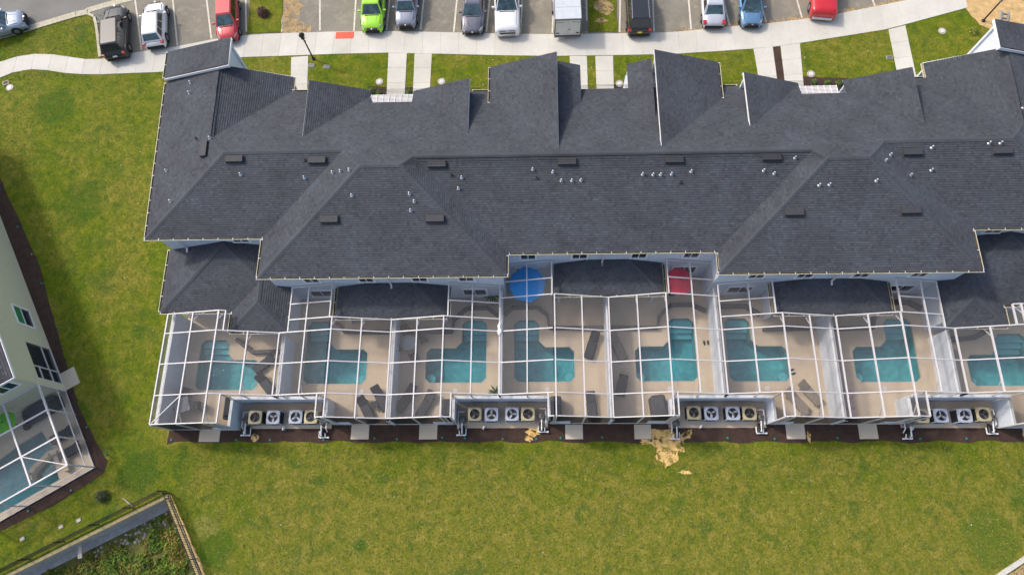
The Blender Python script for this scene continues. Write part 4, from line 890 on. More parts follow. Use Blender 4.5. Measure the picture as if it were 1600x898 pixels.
# condensers
def condenser(kind):
    t = thing('air_conditioner', 'x', 'air conditioner'); top = 'ac_grey' if kind == 'grey' else 'ac_tan'
    MB().rbox(-.41, .41, -.41, .41, .06, .84, .09).build('coil_body', 'ac_coil', t)
    for sx in (-1, 1):
        for sy in (-1, 1): MB().box(sx*.40-.035, sx*.40+.035, sy*.40-.035, sy*.40+.035, .05, .85).build('corner_post', top, t)
    mb = MB(); n = 24; sq = []
    for k in range(n):
        a = 2*math.pi*k/n; c, s = math.cos(a), math.sin(a); e = 1/max(abs(c), abs(s)); e = min(e, 1.27); sq.append((c*e*.45, s*e*.45))
    i = len(mb.v); mb.v += [(x, y, .84) for x, y in sq]+[(x*.97, y*.97, .92) for x, y in sq]+[(.325*math.cos(2*math.pi*k/n), .325*math.sin(2*math.pi*k/n), .94) for k in range(n)]+[(.315*math.cos(2*math.pi*k/n), .315*math.sin(2*math.pi*k/n), .80) for k in range(n)]
    for a in range(3):
        for k in range(n): j = (k+1) % n; mb.f.append((i+a*n+k, i+a*n+j, i+(a+1)*n+j, i+(a+1)*n+k)); mb.mi.append(0)
    mb.build('top_cover', top, t)
    MB().lathe([(.32, .79), (.0001, .791)]).build('fan_well', 'ac_coil', t)
    bl = 'blade_grey' if kind == 'grey' else 'blade_dark'; nb = 3
    for k in range(nb):
        a = R(120*k+20); mb = MB(); pts = []
        for r, w0, w1 in ((.05, -.05, .06), (.16, -.10, .10), (.29, -.12, .10)):
            for w_ in (w0, w1): pts.append((r*math.cos(a)-w_*math.sin(a), r*math.sin(a)+w_*math.cos(a), .85+w_*.35))
        mb.face([pts[0], pts[1], pts[3], pts[2]]).face([pts[2], pts[3], pts[5], pts[4]]); mb.build('fan_blade', bl, t)
    MB().lathe([(.07, .82), (.07, .885), (.0001, .89)], n=10).build('fan_hub', bl, t)
    g_ = MB()
    for r in (.11, .21, .30): 
        for k in range(16): a0, a1 = 2*math.pi*k/16, 2*math.pi*(k+1)/16; g_.beam((r*math.cos(a0), r*math.sin(a0), .93), (r*math.cos(a1), r*math.sin(a1), .93), .008, .008)
    for k in range(4): a = math.pi*k/4; g_.beam((-.32*math.cos(a), -.32*math.sin(a), .938), (.32*math.cos(a), .32*math.sin(a), .938), .009, .008)
    g_.build('fan_guard', 'ac_coil' if kind == 'tan' else 'dark_metal', t)
    MB().box(-.5, .5, -.5, .5, 0, .06).build('base_pad', 'concrete', t)
    return t
AC = [('tan', -18.72, 5.72, 'tan air conditioner, left of the row of four in the left end nook'), ('grey', -17.52, 5.72, 'grey air conditioner beside the tan one at left in the left end nook'), ('grey', -16.02, 5.74, 'grey air conditioner, third along in the left end nook'), ('tan', -15.0, 5.74, 'tan air conditioner at the right side of the left end nook'),
 ('tan', -4.2, 5.9, 'tan air conditioner at left in the nook left of centre'), ('grey', -3.11, 5.88, 'grey air conditioner, second along in the nook left of centre'), ('grey', -1.77, 5.9, 'grey air conditioner, third along in the nook left of centre'), ('tan', -.74, 5.9, 'tan air conditioner beside the white pipes in the nook left of centre'),
 ('tan', 9.95, 5.96, 'tan air conditioner at left in the nook right of centre'), ('grey', 11.06, 5.92, 'grey air conditioner, second along in the nook right of centre'), ('grey', 12.43, 5.92, 'grey air conditioner, third along in the nook right of centre'), ('tan', 13.48, 5.92, 'tan air conditioner at the right side of the nook right of centre'),
 ('tan', 24.25, 5.72, 'tan air conditioner half hidden at the left of the right end nook'), ('grey', 25.45, 5.74, 'grey air conditioner at left in the right end nook'), ('grey', 26.92, 5.74, 'grey air conditioner in the middle of the right end nook'), ('tan', 28.1, 5.82, 'tan air conditioner at right in the right end nook')]
acg, act = condenser('grey'), condenser('tan'); index_children(); used = {}
for kd, x, y, lb in AC:
    src = acg if kd == 'grey' else act
    o = src if kd not in used else copy_tree(src)
    used[kd] = 1; o.location = (x, y, .05); o['label'] = lb; o['group'] = 'air conditioners in the nooks'; o.rotation_euler.z = R(random.choice((0, 90, 180, 270)))
# pool pumps with white pipework
def pump(fl):
    t = thing('pool_pump', 'x', 'pool pump'); f = fl
    MB().lathe([(.20, .0), (.23, .05), (.23, .62), (.21, .70), (.12, .76), (.0001, .78)], (0, .25, 0), 14).build('filter_tank', 'tank', t, True)
    MB().lathe([(.05, .78), (.05, .86), (.0001, .87)], (0, .25, 0), 8).build('gauge', 'dark_metal', t)
    MB().tube((.05*f, -.55, .22), (.05*f, -.1, .22), .10, n=10).tube((.05*f, -.66, .22), (.05*f, -.55, .22), .14, n=10).build('motor', 'dark_metal', t)
    r = .038; Pp = MB()
    for a, b in [((-.28*f, .75, .45), (-.28*f, -.15, .45)), ((-.28*f, .75, .45), (.12*f, .75, .45)), ((-.28*f, -.15, .45), (-.28*f, -.35, .12)), ((.0, .02, .62), (.0, -.62, .5)), ((0, -.62, .5), (0, -.62, .05)), ((-.35*f, -.72, .16), (.22*f, -.72, .16)), ((.22*f, -.72, .16), (.22*f, -.3, .16)), ((-.2*f, -.72, .16), (-.2*f, -.45, .3))]: Pp.tube(a, b, r, n=8)
    Pp.build('pipe', 'pvc', t)
    for x in (-.36, .12): MB().tube((x*f-.05, -.72, .16), (x*f+.09, -.72, .16), .055, n=8).build('valve', 'pvc', t)
    MB().box(-.1, .1, -.35, -.2, .1, .42).build('timer_box', 'black_rubber', t)
    return t
PUMPS = [(-19.45, 5.35, 1, 'pool pump with white pipes at the left of the left end nook'), (-14.35, 5.2, -1, 'pool pump with white pipes beside the last tan unit of the left end nook'), (-5.05, 5.35, 1, 'pool pump with white pipes at the left of the nook left of centre'), (.15, 5.55, -1, 'pool pump with tall white pipes at the right of the nook left of centre'), (8.85, 5.1, 1, 'pool pump with white pipes beside the spilled sand'), (14.25, 5.45, -1, 'pool pump with white pipes at the right of the nook right of centre'), (23.6, 5.1, 1, 'pool pump with white pipes at the left of the right end nook'), (28.75, 5.4, -1, 'pool pump with white pipes at the right of the right end nook')]
pa, pb = pump(1), pump(-1); index_children(); used = {}
for x, y, f, lb in PUMPS:
    src = pa if f == 1 else pb; o = src if f not in used else copy_tree(src); used[f] = 1
    o.location = (x, y, .05); o['label'] = lb; o['group'] = 'pool pumps in the nooks'
for i, (x, y) in enumerate([(-17.0, 5.1), (-3.65, 5.15), (10.5, 5.2), (23.9, 5.05)]):
    tag(MB().tube((0, 0, 0), (0, 0, .35), .06).tube((-.04, -.1, .3), (-.04, -.1, .0), .05).tube((0, 0, .3), (-.04, -.12, .3), .05).build('drain_pipe', 'pvc', None, loc=(x, y, .03)), ['short white drain pipe in front of the left end nook', 'short white drain pipe in front of the nook left of centre', 'short white drain pipe in front of the nook right of centre', 'short white drain pipe in front of the right end nook'][i], 'pipe', 'white drain pipes')

# ------------------------------------------------------------------ furniture on the decks
def lounger(x, y, deg, label, mat='wicker_dark', cush='cushion_dark', back=28, group=None, ln=1.95):
    t = thing('sun_lounger', label, 'sun lounger', (x, y, .05), R(deg), group); b = ln/2; k = .25
    MB().rbox(-.33, .33, -b, k, .24, .31, .05).build('frame', mat, t)
    for sx in (-.27, .27):
        for sy in (-b+.15, b-.45): MB().box(sx-.03, sx+.03, sy-.03, sy+.03, 0, .25).build('leg', mat, t)
    MB().rbox(-.29, .29, -b+.04, k-.02, .31, .37, .06).build('seat_cushion', cush, t)
    rot = Matrix.Translation((0, k, .30)) @ Matrix.Rotation(R(back), 4, 'X'); m = MB().rbox(-.31, .31, 0, b-k, -.02, .07, .06); m.v = [tuple(rot @ Vector(p)) for p in m.v]; m.build('backrest', cush, t)
    m = MB()
    for i in range(5): m.box(-.28, .28, .1+i*.13, .12+i*.13, .068, .078)
    m.v = [tuple(rot @ Vector(p)) for p in m.v]; m.build('back_seam', mat, t)
    return t
G_ = 'sun loungers on the pool decks'
lounger(3.62, 10.6, -18, 'black sun lounger standing right of the pool under the blue umbrella unit', 'wicker_dark', 'wicker_dark', 12, G_, 2.0)
lounger(-11.55, 6.35, 30, 'left one of the dark lounger pair by the small table', group=G_); lounger(-10.6, 7.05, 30, 'right one of the dark lounger pair by the small table', group=G_)
lounger(-8.85, 7.05, -32, 'dark lounger below the round dining set, nearer to it', 'cushion_dark', 'cushion_dark', 20, G_, 2.1); lounger(-7.55, 6.6, -28, 'dark lounger below the round dining set, further right', 'cushion_dark', 'cushion_dark', 20, G_, 2.1)
lounger(5.35, 10.45, 22, 'greyish tan lounger left of the pool in the red umbrella unit', 'cushion_dark', 'cushion_tan', 18, G_); lounger(5.5, 7.85, -14, 'dark lounger left of the pool in the red umbrella unit, nearer the lawn', 'cushion_dark', 'cushion_dark', 18, G_, 1.5)
lounger(3.45, 6.5, 4, 'dark lounger near the door pad below the blue umbrella pool', 'cushion_dark', 'cushion_dark', 10, G_)
lounger(16.75, 6.8, 40, 'tan lounger at left below the pool', 'cushion_tan', 'cushion_tan', 20, G_); lounger(17.7, 7.3, 40, 'tan lounger further right below the pool', 'cushion_tan', 'cushion_tan', 20, G_)
lounger(-18.75, 9.45, -52, 'dark lounger right of the leftmost pool, nearer the house', group=G_, ln=1.7); lounger(-18.55, 8.05, 42, 'dark lounger right of the leftmost pool, nearer the lawn', group=G_, ln=1.7)
def table(x, y, s, h, label, mat, round_=False):
    t = thing('patio_table' if h > .5 else 'side_table', label, 'table', (x, y, .05), R(20))
    if round_: MB().lathe([(s, h-.03), (s, h), (.0001, h)], n=20).build('table_top', mat, t)
    else: MB().rbox(-s, s, -s, s, h-.04, h, .03).build('table_top', mat, t)
    for sx in (-1, 1):
        for sy in (-1, 1): MB().box(sx*s*.6-.025, sx*s*.6+.025, sy*s*.6-.025, sy*s*.6+.025, 0, h-.04).build('leg', 'dark_metal', t)
table(-10.95, 6.6, .24, .42, 'small black side table between the two dark loungers', 'wicker_dark'); table(17.15, 6.1, .26, .42, 'small tan side table below the tan loungers', 'cushion_tan')
table(-8.8, 10.75, .55, .74, 'round grey glass dining table left of the pool', 'glass_table', True); table(-23.9, 6.55, .5, .74, 'grey glass dining table in the left end enclosure', 'glass_table')
chs = None
def chair(x, y, deg, label, group):
    global chs
    if chs is None:
        t = chs = thing('patio_chair', label, 'chair', (x, y, .05), R(deg), group)
        MB().rbox(-.27, .27, -.26, .26, .38, .44, .06).build('seat', 'cushion_dark', t); MB().rbox(-.27, .27, .22, .29, .44, .95, .03).build('backrest', 'cushion_dark', t)
        for sx in (-.26, .26): MB().box(sx-.03, sx+.03, -.24, .26, .58, .63).build('armrest', 'wicker_dark', t)
        for sx in (-.24, .24):
            for sy in (-.22, .24): MB().box(sx-.02, sx+.02, sy-.02, sy+.02, 0, .4).build('leg', 'wicker_dark', t)
        index_children(); return
    o = copy_tree(chs); o.location = (x, y, .05); o.rotation_euler.z = R(deg); o['label'] = label; o['group'] = group
GC = 'grey chairs round the dining tables'
for i, (a, lb) in enumerate([(20, 'on its right'), (110, 'on the house side'), (200, 'on its left'), (290, 'on the lawn side')]):
    chair(-8.8+.95*math.cos(R(a)), 10.75+.95*math.sin(R(a)), a-90, 'grey patio chair at the round dining table, '+lb, GC)
    if i in (0, 1, 2): chair(-23.9+.9*math.cos(R(a-20)), 6.55+.9*math.sin(R(a-20)), a-110, 'grey patio chair at the left end dining table, '+lb, GC)
def covered(x, y, sx, sy, h, deg, label):
    mb = MB(); mb.rbox(-sx, sx, -sy, sy, 0, h, min(sx, sy)*.4); t = thing('covered_grill', label, 'grill', (x, y, .05), R(deg), 'grills under dark covers')
    mb.build('cover', 'cover_dark', t); MB().rbox(-sx*.7, sx*.7, -sy*.75, sy*.75, h, h+.12, min(sx, sy)*.3).build('hood', 'cover_dark', t)
    MB().box(-sx*1.05, -sx, -sy*.5, sy*.5, h*.75, h*.8).build('handle', 'dark_metal', t)
covered(-6.0, 6.25, .36, .62, 1.05, 0, 'dark covered grill at the right of the dining set enclosure'); covered(1.08, 6.25, .38, .8, 1.05, 0, 'dark covered grill beside the nook in the blue umbrella unit'); covered(7.75, 6.35, .48, .75, 1.1, 6, 'dark covered grill beside the nook in the red umbrella unit'); covered(-20.5, 6.3, .28, .75, 1.2, 0, 'dark covered grill beside the nook in the left end unit')
def umbrella(x, y, z, r, mat, label, n=8, h=.45):
    t = thing('patio_umbrella', label, 'umbrella', (x, y, 0), R(11))
    mb = MB()
    for k in range(n):
        a, b = 2*math.pi*k/n, 2*math.pi*(k+1)/n; m_ = (a+b)/2; q = r*.94
        P0 = (0, 0, z+h); A = (r*math.cos(a), r*math.sin(a), z); B = (r*math.cos(b), r*math.sin(b), z); C = (q*math.cos(m_)*.97, q*math.sin(m_)*.97, z+.05)
        Ah = (A[0]*.5, A[1]*.5, z+h*.55); Bh = (B[0]*.5, B[1]*.5, z+h*.55); Ch = (C[0]*.5, C[1]*.5, z+h*.52)
        for f in ((P0, Ah, Ch), (P0, Ch, Bh), (Ah, A, C, Ch), (Ch, C, B, Bh)): mb.face(f)
    mb.build('canopy', mat, t); MB().tube((0, 0, .05), (0, 0, z+h), .025).build('pole', 'dark_metal', t); MB().lathe([(.3, .05), (.28, .11), (.05, .13), (.0001, .13)]).build('base', 'dark_metal', t)
    MB().lathe([(.05, z+h-.02), (.03, z+h+.08), (.0001, z+h+.09)], n=8).build('finial', 'dark_metal', t)
    for k in range(n): a = 2*math.pi*k/n; MB().beam((.06*math.cos(a), .06*math.sin(a), z+h-.03), (r*.97*math.cos(a), r*.97*math.sin(a), z-.012), .02, .02).build('rib', 'dark_metal', t)
umbrella(-.72, 14.28, 2.35, 1.28, 'umbrella_blue', 'open blue patio umbrella at the house side of its pool'); umbrella(9.32, 14.38, 2.35, 1.0, 'umbrella_red', 'open red patio umbrella at the house side of its pool')
# small things on the decks
def potted(x, y, s, label):
    t = thing('potted_plant', label, 'plant', (x, y, .05), 0); rr = random.Random(int(x*10))
    MB().lathe([(.13, 0), (.19, .3), (.17, .31), (.15, .27), (.0001, .26)], n=12).build('pot', 'tank', t); mb = MB()
    for k in range(16):
        a = 2*math.pi*k/16+rr.uniform(-.2, .2); L_ = s*rr.uniform(.7, 1.05); up_ = rr.uniform(.2, .5); d = Vector((math.cos(a), math.sin(a), 0)); n_ = Vector((-d.y, d.x, 0))*.055
        p0 = Vector((0, 0, .3)); p1 = d*L_*.5+Vector((0, 0, .3+up_)); p2 = d*L_+Vector((0, 0, .25+up_*.4))
        mb.face([p0-n_*.4, p0+n_*.4, p1+n_, p1-n_]).face([p1-n_, p1+n_, p2])
    mb.build('frond', 'leaf_green', t)
potted(-2.87, 7.4, .62, 'small green palm in a pot at the foot of the pale wall'); potted(-3.2, 14.1, .9, 'dark green potted plant by the lanai window left of the blue umbrella')
mb = MB().lathe([(.01, -.5), (.10, -.4), (.13, -.2), (.09, -.05), (.17, .1), (.15, .3), (.06, .42), (.0001, .45)], n=10); mb.v = [(x+.03*math.sin(z*9), y, z) for x, y, z in mb.v]
xf = Matrix.Rotation(R(80), 4, 'X'); mb.v = [tuple(xf @ Vector(p)) for p in mb.v]
tag(mb.build('cloth_bundle', 'cloth_white', None, True, loc=(-2.5, 11.05, 3.0)), 'white cloth bundle tied on the beam between two enclosures', 'cloth')
def flippers(x, y, deg, label, nm, cat):
    t = thing(nm, label, cat, (x, y, .055), R(deg))
    for s in (-1, 1): MB().prism([(s*.13-.04, -.14), (s*.13+.04, -.14), (s*.13+.06, .05), (s*.13+.05, .16), (s*.13-.05, .16), (s*.13-.06, .05)], 0, .05).build('shoe', 'black_rubber', t)
flippers(16.85, 8.75, -75, 'pair of black flip flops on the deck above the tan loungers', 'flip_flops', 'shoes'); flippers(11.35, 10.75, 5, 'pair of dark sandals at the foot of the pale wall right of the red umbrella', 'sandals', 'shoes')
t = thing('pool_float', 'pale pink inflatable pool float lying at the foot of the wall', 'pool float', (20.15, 6.55, .05), 0)
for i in range(3): MB().rbox(-.45+.02*i, .45-.02*i, -.95+.68*i, -.95+.66*(i+1), 0, .16, .12, n=4).build('air_chamber', 'pink_vinyl', t, True)
MB().box(-.4, .4, -.98, -.94, .04, .1).build('seam', 'pink_vinyl', t)

# ------------------------------------------------------------------ vehicles
def patch(corners, off=.008, inset=.0):
    """slightly raised quad (8-point) over a 4-corner face"""
    c = [Vector(p) for p in corners]; n = (c[1]-c[0]).cross(c[3]-c[0]).normalized(); m_ = sum(c, Vector())/4
    q = [p+(m_-p)*inset+n*off for p in c]
    mb = MB(); mb.face(q); b = [p+(m_-p)*inset-n*.02 for p in c]
    for i in range(4): j = (i+1) % 4; mb.face([b[i], b[j], q[j], q[i]])
    return mb
def car(name, label, cat, x, y, deg, L_, W_, H_, pnt, style='suv', front='near', glass='car_glass', belt=None, hood=None, rails=False, roofm=None, plate=None, rack=None):
    """built along +y with the nose at +y; deg turns it; (x, y) is the end nearest to the building"""
    yaw = R(deg)+(math.pi if front == 'near' else 0)
    ctr = Vector((x, y))+Vector((-math.sin(R(deg)), math.cos(R(deg))))*L_/2
    t = thing(name, label, cat, (ctr.x, ctr.y, .01), yaw, None)
    h = L_/2; w = W_/2; bl = belt or H_*.60; hd = hood or bl*.97
    # body shell: stations along y
    if style == 'sedan': prof = [(-h, .62, .80, .70), (-h+.12, .72, .90, bl-.12), (-h+.45, .86, .97, bl+.02), (-h*.5, .93, 1, bl), (0, .95, 1, bl), (h*.35, .95, 1, bl-.02), (h*.55, .93, .99, hd), (h-.55, .88, .96, hd-.10), (h-.2, .76, .87, hd-.22), (h, .58, .70, .52)]
    elif style == 'truck': prof = [(-h, .86, .93, .85), (-h+.06, .90, .96, bl), (-h+.5, .94, 1, bl+.02), (-h*.4, .95, 1, bl), (0, .95, 1, bl), (h*.3, .95, 1, bl), (h*.45, .94, .99, hd), (h-.5, .92, .98, hd-.03), (h-.10, .88, .96, hd-.08), (h, .80, .92, hd-.26)]
    else: prof = [(-h, .74, .86, .78), (-h+.10, .82, .93, bl-.12), (-h+.4, .90, .98, bl+.02), (-h*.5, .94, 1, bl), (0, .95, 1, bl), (h*.32, .95, 1, bl-.01), (h*.5, .93, .99, hd), (h-.5, .89, .96, hd-.08), (h-.16, .78, .89, hd-.20), (h, .62, .76, .55)]
    mb = MB(); N = 15
    for (yy, wt, wb, zt) in prof:
        zl = .26; a = w*wt; b = w*wb
        half = [(0, zt+.035), (a*.45, zt+.028), (a*.80, zt+.005), (a*.95, zt-.04), (b*.99, zt-.14), (b, zt*.55+.12), (b*.985, zl+.14), (b*.94, zl)]
        ring = [(-x_, z_) for x_, z_ in half[:0:-1]]+half
        mb.v += [(x_, yy, z_) for x_, z_ in ring]
    for a in range(len(prof)-1):
        for k in range(N-1): mb.f.append((a*N+k, (a+1)*N+k, (a+1)*N+k+1, a*N+k+1)); mb.mi.append(0)
    mb.f.append(tuple(range(N))); mb.mi.append(0); e = (len(prof)-1)*N; mb.f.append(tuple(reversed(range(e, e+N)))); mb.mi.append(0)
    body = mb.build('body', pnt, t, True)
    MB().box(-w*.9, w*.9, -h+.12, h-.12, .18, .3).build('underbody', 'black_rubber', t)
    # cabin
    if style == 'sedan': yb0, yb1, yr0, yr1 = -h+.75, h*.42, -h*.42, h*.10
    elif style == 'truck': yb0, yb1, yr0, yr1 = -h*.25, h*.38, -h*.22, h*.14
    elif style == 'hatch': yb0, yb1, yr0, yr1 = -h+.12, h*.50, -h*.62, h*.16
    else: yb0, yb1, yr0, yr1 = -h+.14, h*.46, -h+.50, h*.20
    wb_, wr = w*.90, w*.70; zr = H_-.04; zb = bl-.02
    lo = [(-wb_, yb0), (wb_, yb0), (wb_, yb1), (-wb_, yb1)]; hi = [(-wr, yr0), (wr, yr0), (wr*.96, yr1), (-wr*.96, yr1)]
    cb = MB(); lo3 = [Vector((*p, zb)) for p in lo]; hi3 = [Vector((*p, zr-.05)) for p in hi]; tp3 = [Vector((p[0]*.86, p[1]+(.10 if i < 2 else -.10), zr)) for i, p in enumerate(hi)]
    # rounded nose line of the windscreen
    for i in range(4):
        j = (i+1) % 4; cb.face([lo3[i], lo3[j], hi3[j], hi3[i]]); cb.face([hi3[i], hi3[j], tp3[j], tp3[i]])
    cb.face(tp3); cabin = cb.build('cabin', roofm or pnt, t)
    bev = cabin.modifiers.new('bevel', 'BEVEL'); bev.width = .11; bev.segments = 3; bev.limit_method = 'NONE'
    for pg in cabin.data.polygons: pg.use_smooth = True
    def lerp4(f, u, v): a, b, c, d = f; return (a*(1-u)+b*u)*(1-v)+(d*(1-u)+c*u)*v
    faces = [[lo3[0], lo3[1], hi3[1], hi3[0]], [lo3[1], lo3[2], hi3[2], hi3[1]], [lo3[2], lo3[3], hi3[3], hi3[2]], [lo3[3], lo3[0], hi3[0], hi3[3]]]
    def glassq(f, u0, u1, v0, v1): return patch([lerp4(f, u0, v0), lerp4(f, u1, v0), lerp4(f, u1, v1), lerp4(f, u0, v1)])
    glassq(faces[2], .05, .95, .06, .97).build('windscreen', glass, t)
    if style != 'truck' or True: glassq(faces[0], .08, .92, .18 if style != 'sedan' else .08, .95).build('rear_window', glass, t)
    for i in (1, 3):
        for u0, u1 in ((.07, .45), (.49, .90)) if style != 'suv' else ((.06, .30), (.33, .58), (.61, .90)): glassq(faces[i], u0, u1, .16, .90).build('side_window', 'car_glass_dark', t)
    # wheels
    wr_ = .36 if style in ('suv', 'truck') else .32
    for sx in (-1, 1):
        for yy in (-h+.19*L_, h-.19*L_):
            mb = MB().tube((sx*(w-.24), yy, wr_), (sx*(w+.012), yy, wr_), wr_, n=18); wh = mb.build('wheel', 'black_rubber', t)
            MB().tube((sx*(w+.0), yy, wr_), (sx*(w+.026), yy, wr_), wr_*.62, wr_*.55, n=12).build('rim', 'rim_grey', wh)
            a = MB(); n = 10
            for k in range(n):
                t0, t1 = math.pi*k/n, math.pi*(k+1)/n; r0, r1 = wr_*1.02, wr_*1.18
                a.face([(sx*(w+.006), yy+r0*math.cos(t0), wr_+r0*math.sin(t0)), (sx*(w+.006), yy+r1*math.cos(t0), wr_+r1*math.sin(t0)), (sx*(w+.006), yy+r1*math.cos(t1), wr_+r1*math.sin(t1)), (sx*(w+.006), yy+r0*math.cos(t1), wr_+r0*math.sin(t1))])
            a.build('wheel_arch', 'black_rubber', t)
    # lamps, mirrors, trim
    for sx in (-1, 1):
        hz = hd-.20; q = MB(); q.face([(sx*w*.60, h-.12, hz-.01), (sx*w*.80, h-.34, hz+.05), (sx*w*.90, h-.50, hz+.01), (sx*w*.89, h-.36, hz-.09), (sx*w*.70, h-.10, hz-.10)][::sx])
        q.v = [(a, b+.03, c+.03) for a, b, c in q.v]; n = len(q.v); i0 = n; q.v += [(a*.97, b-.12, c-.05) for a, b, c in q.v[:n]]
        for k in range(n): j = (k+1) % n; q.f.append((k, j, i0+j, i0+k)); q.mi.append(0)
        q.build('headlight', 'lamp_clear', t)
        rz_ = bl-.10; q = MB(); q.box(sx*w*.80-.13, sx*w*.80+.10, -h+.02, -h+.34, rz_-.14, rz_+.06); q.build('tail_light', 'lamp_red', t)
        mr = MB().rbox(sx*(w+.10)-.10, sx*(w+.10)+.10, yb1-.42, yb1-.28, bl-.02, bl+.13, .03).box(sx*(w-.02)-.06, sx*(w-.02)+.06, yb1-.38, yb1-.32, bl, bl+.05).build('wing_mirror', pnt, t)
        MB().beam((sx*w*.965, h*.4, bl-.30), (sx*w*.99, -h*.5, bl-.30), .02, .03).build('door_trim', 'black_rubber', t)
    MB().rbox(-w*.62, w*.62, h-.10, h+.045, .30, .55, .05).build('front_bumper', 'black_rubber' if style != 'truck' else 'chrome', t)
    MB().rbox(-w*(.62 if style == 'truck' else .46), w*(.62 if style == 'truck' else .46), h-.12, h+.05, .58, hd-.20, .05).build('grille', 'dark_metal', t)
    if style == 'truck': MB().rbox(-w*.60, w*.60, h, h+.075, .80, .86, .02).build('grille_bar', 'chrome', t)
    MB().lathe([(.07, 0), (.07, .02), (.0001, .02)], (0, 0, 0), 10).build('badge', 'chrome', t, loc=(0, h+.03, hd-.20))
    MB().rbox(-w*.78, w*.78, -h-.05, -h+.12, .32, .56, .06).build('rear_bumper', 'black_rubber' if style != 'truck' else 'chrome', t)
    if plate: MB().box(-.17, .17, -h-.035, -h+.02, .66, .80).build('number_plate', plate, t)
    for sx in (-1, 1): MB().beam((sx*w*.42, h*.52, hd+.045), (sx*w*.34, h-.5, hd-.025), .03, .03).build('hood_crease', pnt, t)
    for sx in (-1, 1): MB().beam((sx*w*.76, yb1-.05, hd+.022), (sx*w*.70, h-.42, hd-.052 if style != 'truck' else hd+.0), .018, .02).build('bonnet_gap', 'black_rubber', t)
    MB().beam((-w*.6, yb1+.06, zb+.04), (w*.6, yb1+.06, zb+.04), .07, .02).build('cowl', 'black_rubber', t)
    for sx in (-1, 1): MB().beam((sx*.1, yb1-.02, zb+.06), (sx*.1+.5*w, yb1-.16, zb+.14), .02, .015).build('wiper', 'black_rubber', t)
    if rails:
        for sx in (-1, 1): MB().beam((sx*wr*.95, yr0+.05, zr+.06), (sx*wr*.92, yr1-.15, zr+.06), .04, .05).build('roof_rail', rails, t)
    for k in range(-2, 3): MB().beam((k*wr*.28, yr0+.35, zr+.004), (k*wr*.28, yr1-.3, zr+.004), .03, .012).build('roof_rib', roofm or pnt, t)
    return t
car('parked_car', 'silver blue SUV on the road at the top left corner', 'car', -42.4, 38.6, 107.5, 4.6, 1.85, 1.72, 'car_bluesilver', 'suv', 'near')
car('parked_car', 'black SUV parked tail first beside the kerbed lawn corner', 'car', -33.85, 34.5, 11, 5.0, 1.98, 1.76, 'car_black', 'suv', 'far', 'car_glass_dark', rails='dark_metal', plate='plate_white', roofm='car_black_sheen')  # cabin gets a lighter black: grey sky reflection put into the paint colour
car('parked_car', 'white hatchback parked right of the black SUV', 'car', -30.85, 35.55, 9, 4.3, 1.80, 1.56, 'car_white', 'suv', 'far')
car('parked_car', 'red hatchback parked left of the planted island', 'car', -24.9, 36.0, 8, 4.3, 1.80, 1.52, 'car_red', 'hatch', 'near')
car('parked_car', 'lime green car parked nose to the sidewalk', 'car', -13.15, 36.55, 1, 4.4, 1.88, 1.66, 'car_lime', 'suv', 'near')
car('parked_car', 'small silver SUV parked right of the lime green car', 'car', -10.45, 36.9, 0, 4.2, 1.78, 1.58, 'car_silver', 'suv', 'near')
car('parked_car', 'dark grey sedan parked left of the white pickup', 'car', -5.05, 36.1, -1, 4.7, 1.84, 1.45, 'car_grey', 'sedan', 'near')
car('pickup_truck', 'white pickup truck parked nose to the sidewalk', 'pickup', -2.24, 35.92, 1, 5.6, 2.02, 1.86, 'car_white', 'truck', 'near')
car('parked_car', 'black SUV with yellow plate parked tail to the sidewalk', 'car', 8.18, 35.6, 0, 4.9, 1.95, 1.76, 'car_black', 'suv', 'far', 'car_glass_dark', rails='chrome', plate='plate_yellow')
car('parked_car', 'pale silver sedan parked left of the blue car', 'car', 14.05, 36.2, -2, 4.7, 1.82, 1.45, 'car_pale', 'sedan', 'far')
car('parked_car', 'blue hatchback parked right of the pale sedan', 'car', 17.0, 36.15, -2, 4.2, 1.80, 1.50, 'car_blue', 'hatch', 'near')
car('pickup_truck', 'red pickup with grey bumper at the top right', 'pickup', 22.55, 36.75, -8, 5.4, 1.98, 1.80, 'car_redtruck', 'truck', 'far')
t = thing('cargo_trailer', 'pale grey enclosed cargo trailer with double rear doors', 'trailer', (2.52, 35.72, 0), R(1))
MB().box(-1.02, 1.02, .03, 5.6, .42, 2.28).build('box_body', 'trailer_skin', t)
for k in range(5): MB().box(-1.0, 1.0, .06+k*1.1, 1.13+k*1.1, 2.28, 2.30).build('roof_panel', 'trailer_skin', t)
for sx in (-1, 1):
    MB().box(*sorted((sx*.02, sx*.95)), -.01, .03, .52, 2.18).build('rear_door', 'trailer_door', t); MB().box(sx*.78-.13, sx*.78+.13, -.025, -.008, .70, .80).build('rear_light', 'interior_dark', t)
    MB().box(*sorted((sx*.97, sx*1.05)), -.02, .06, .40, 2.31).build('corner_post', 'tank', t); MB().box(*sorted((sx*1.0, sx*1.05)), .06, 5.6, 2.22, 2.31).build('top_rail', 'tank', t)
    MB().tube((sx*.92, 2.6, .34), (sx*1.14, 2.6, .34), .34, n=16).build('wheel', 'black_rubber', t); MB().box(*sorted((sx*1.02, sx*1.2)), 2.15, 3.05, .70, .76).build('fender', 'tank', t)
    MB().box(*sorted((sx*.3, sx*.95)), -.016, -.008, 1.95, 2.0).build('door_stripe', 'tank', t)
MB().box(-.97, .97, -.02, .04, 2.19, 2.31).build('rear_header', 'tank', t); MB().box(-1.05, 1.05, -.08, .06, .34, .45).build('rear_bumper', 'tank', t); MB().box(.05, .2, -.05, -.01, 1.15, 1.2).build('door_latch', 'dark_metal', t); MB().box(-.5, -.35, -.02, -.008, .62, .66).build('number_plate', 'plate_white', t)

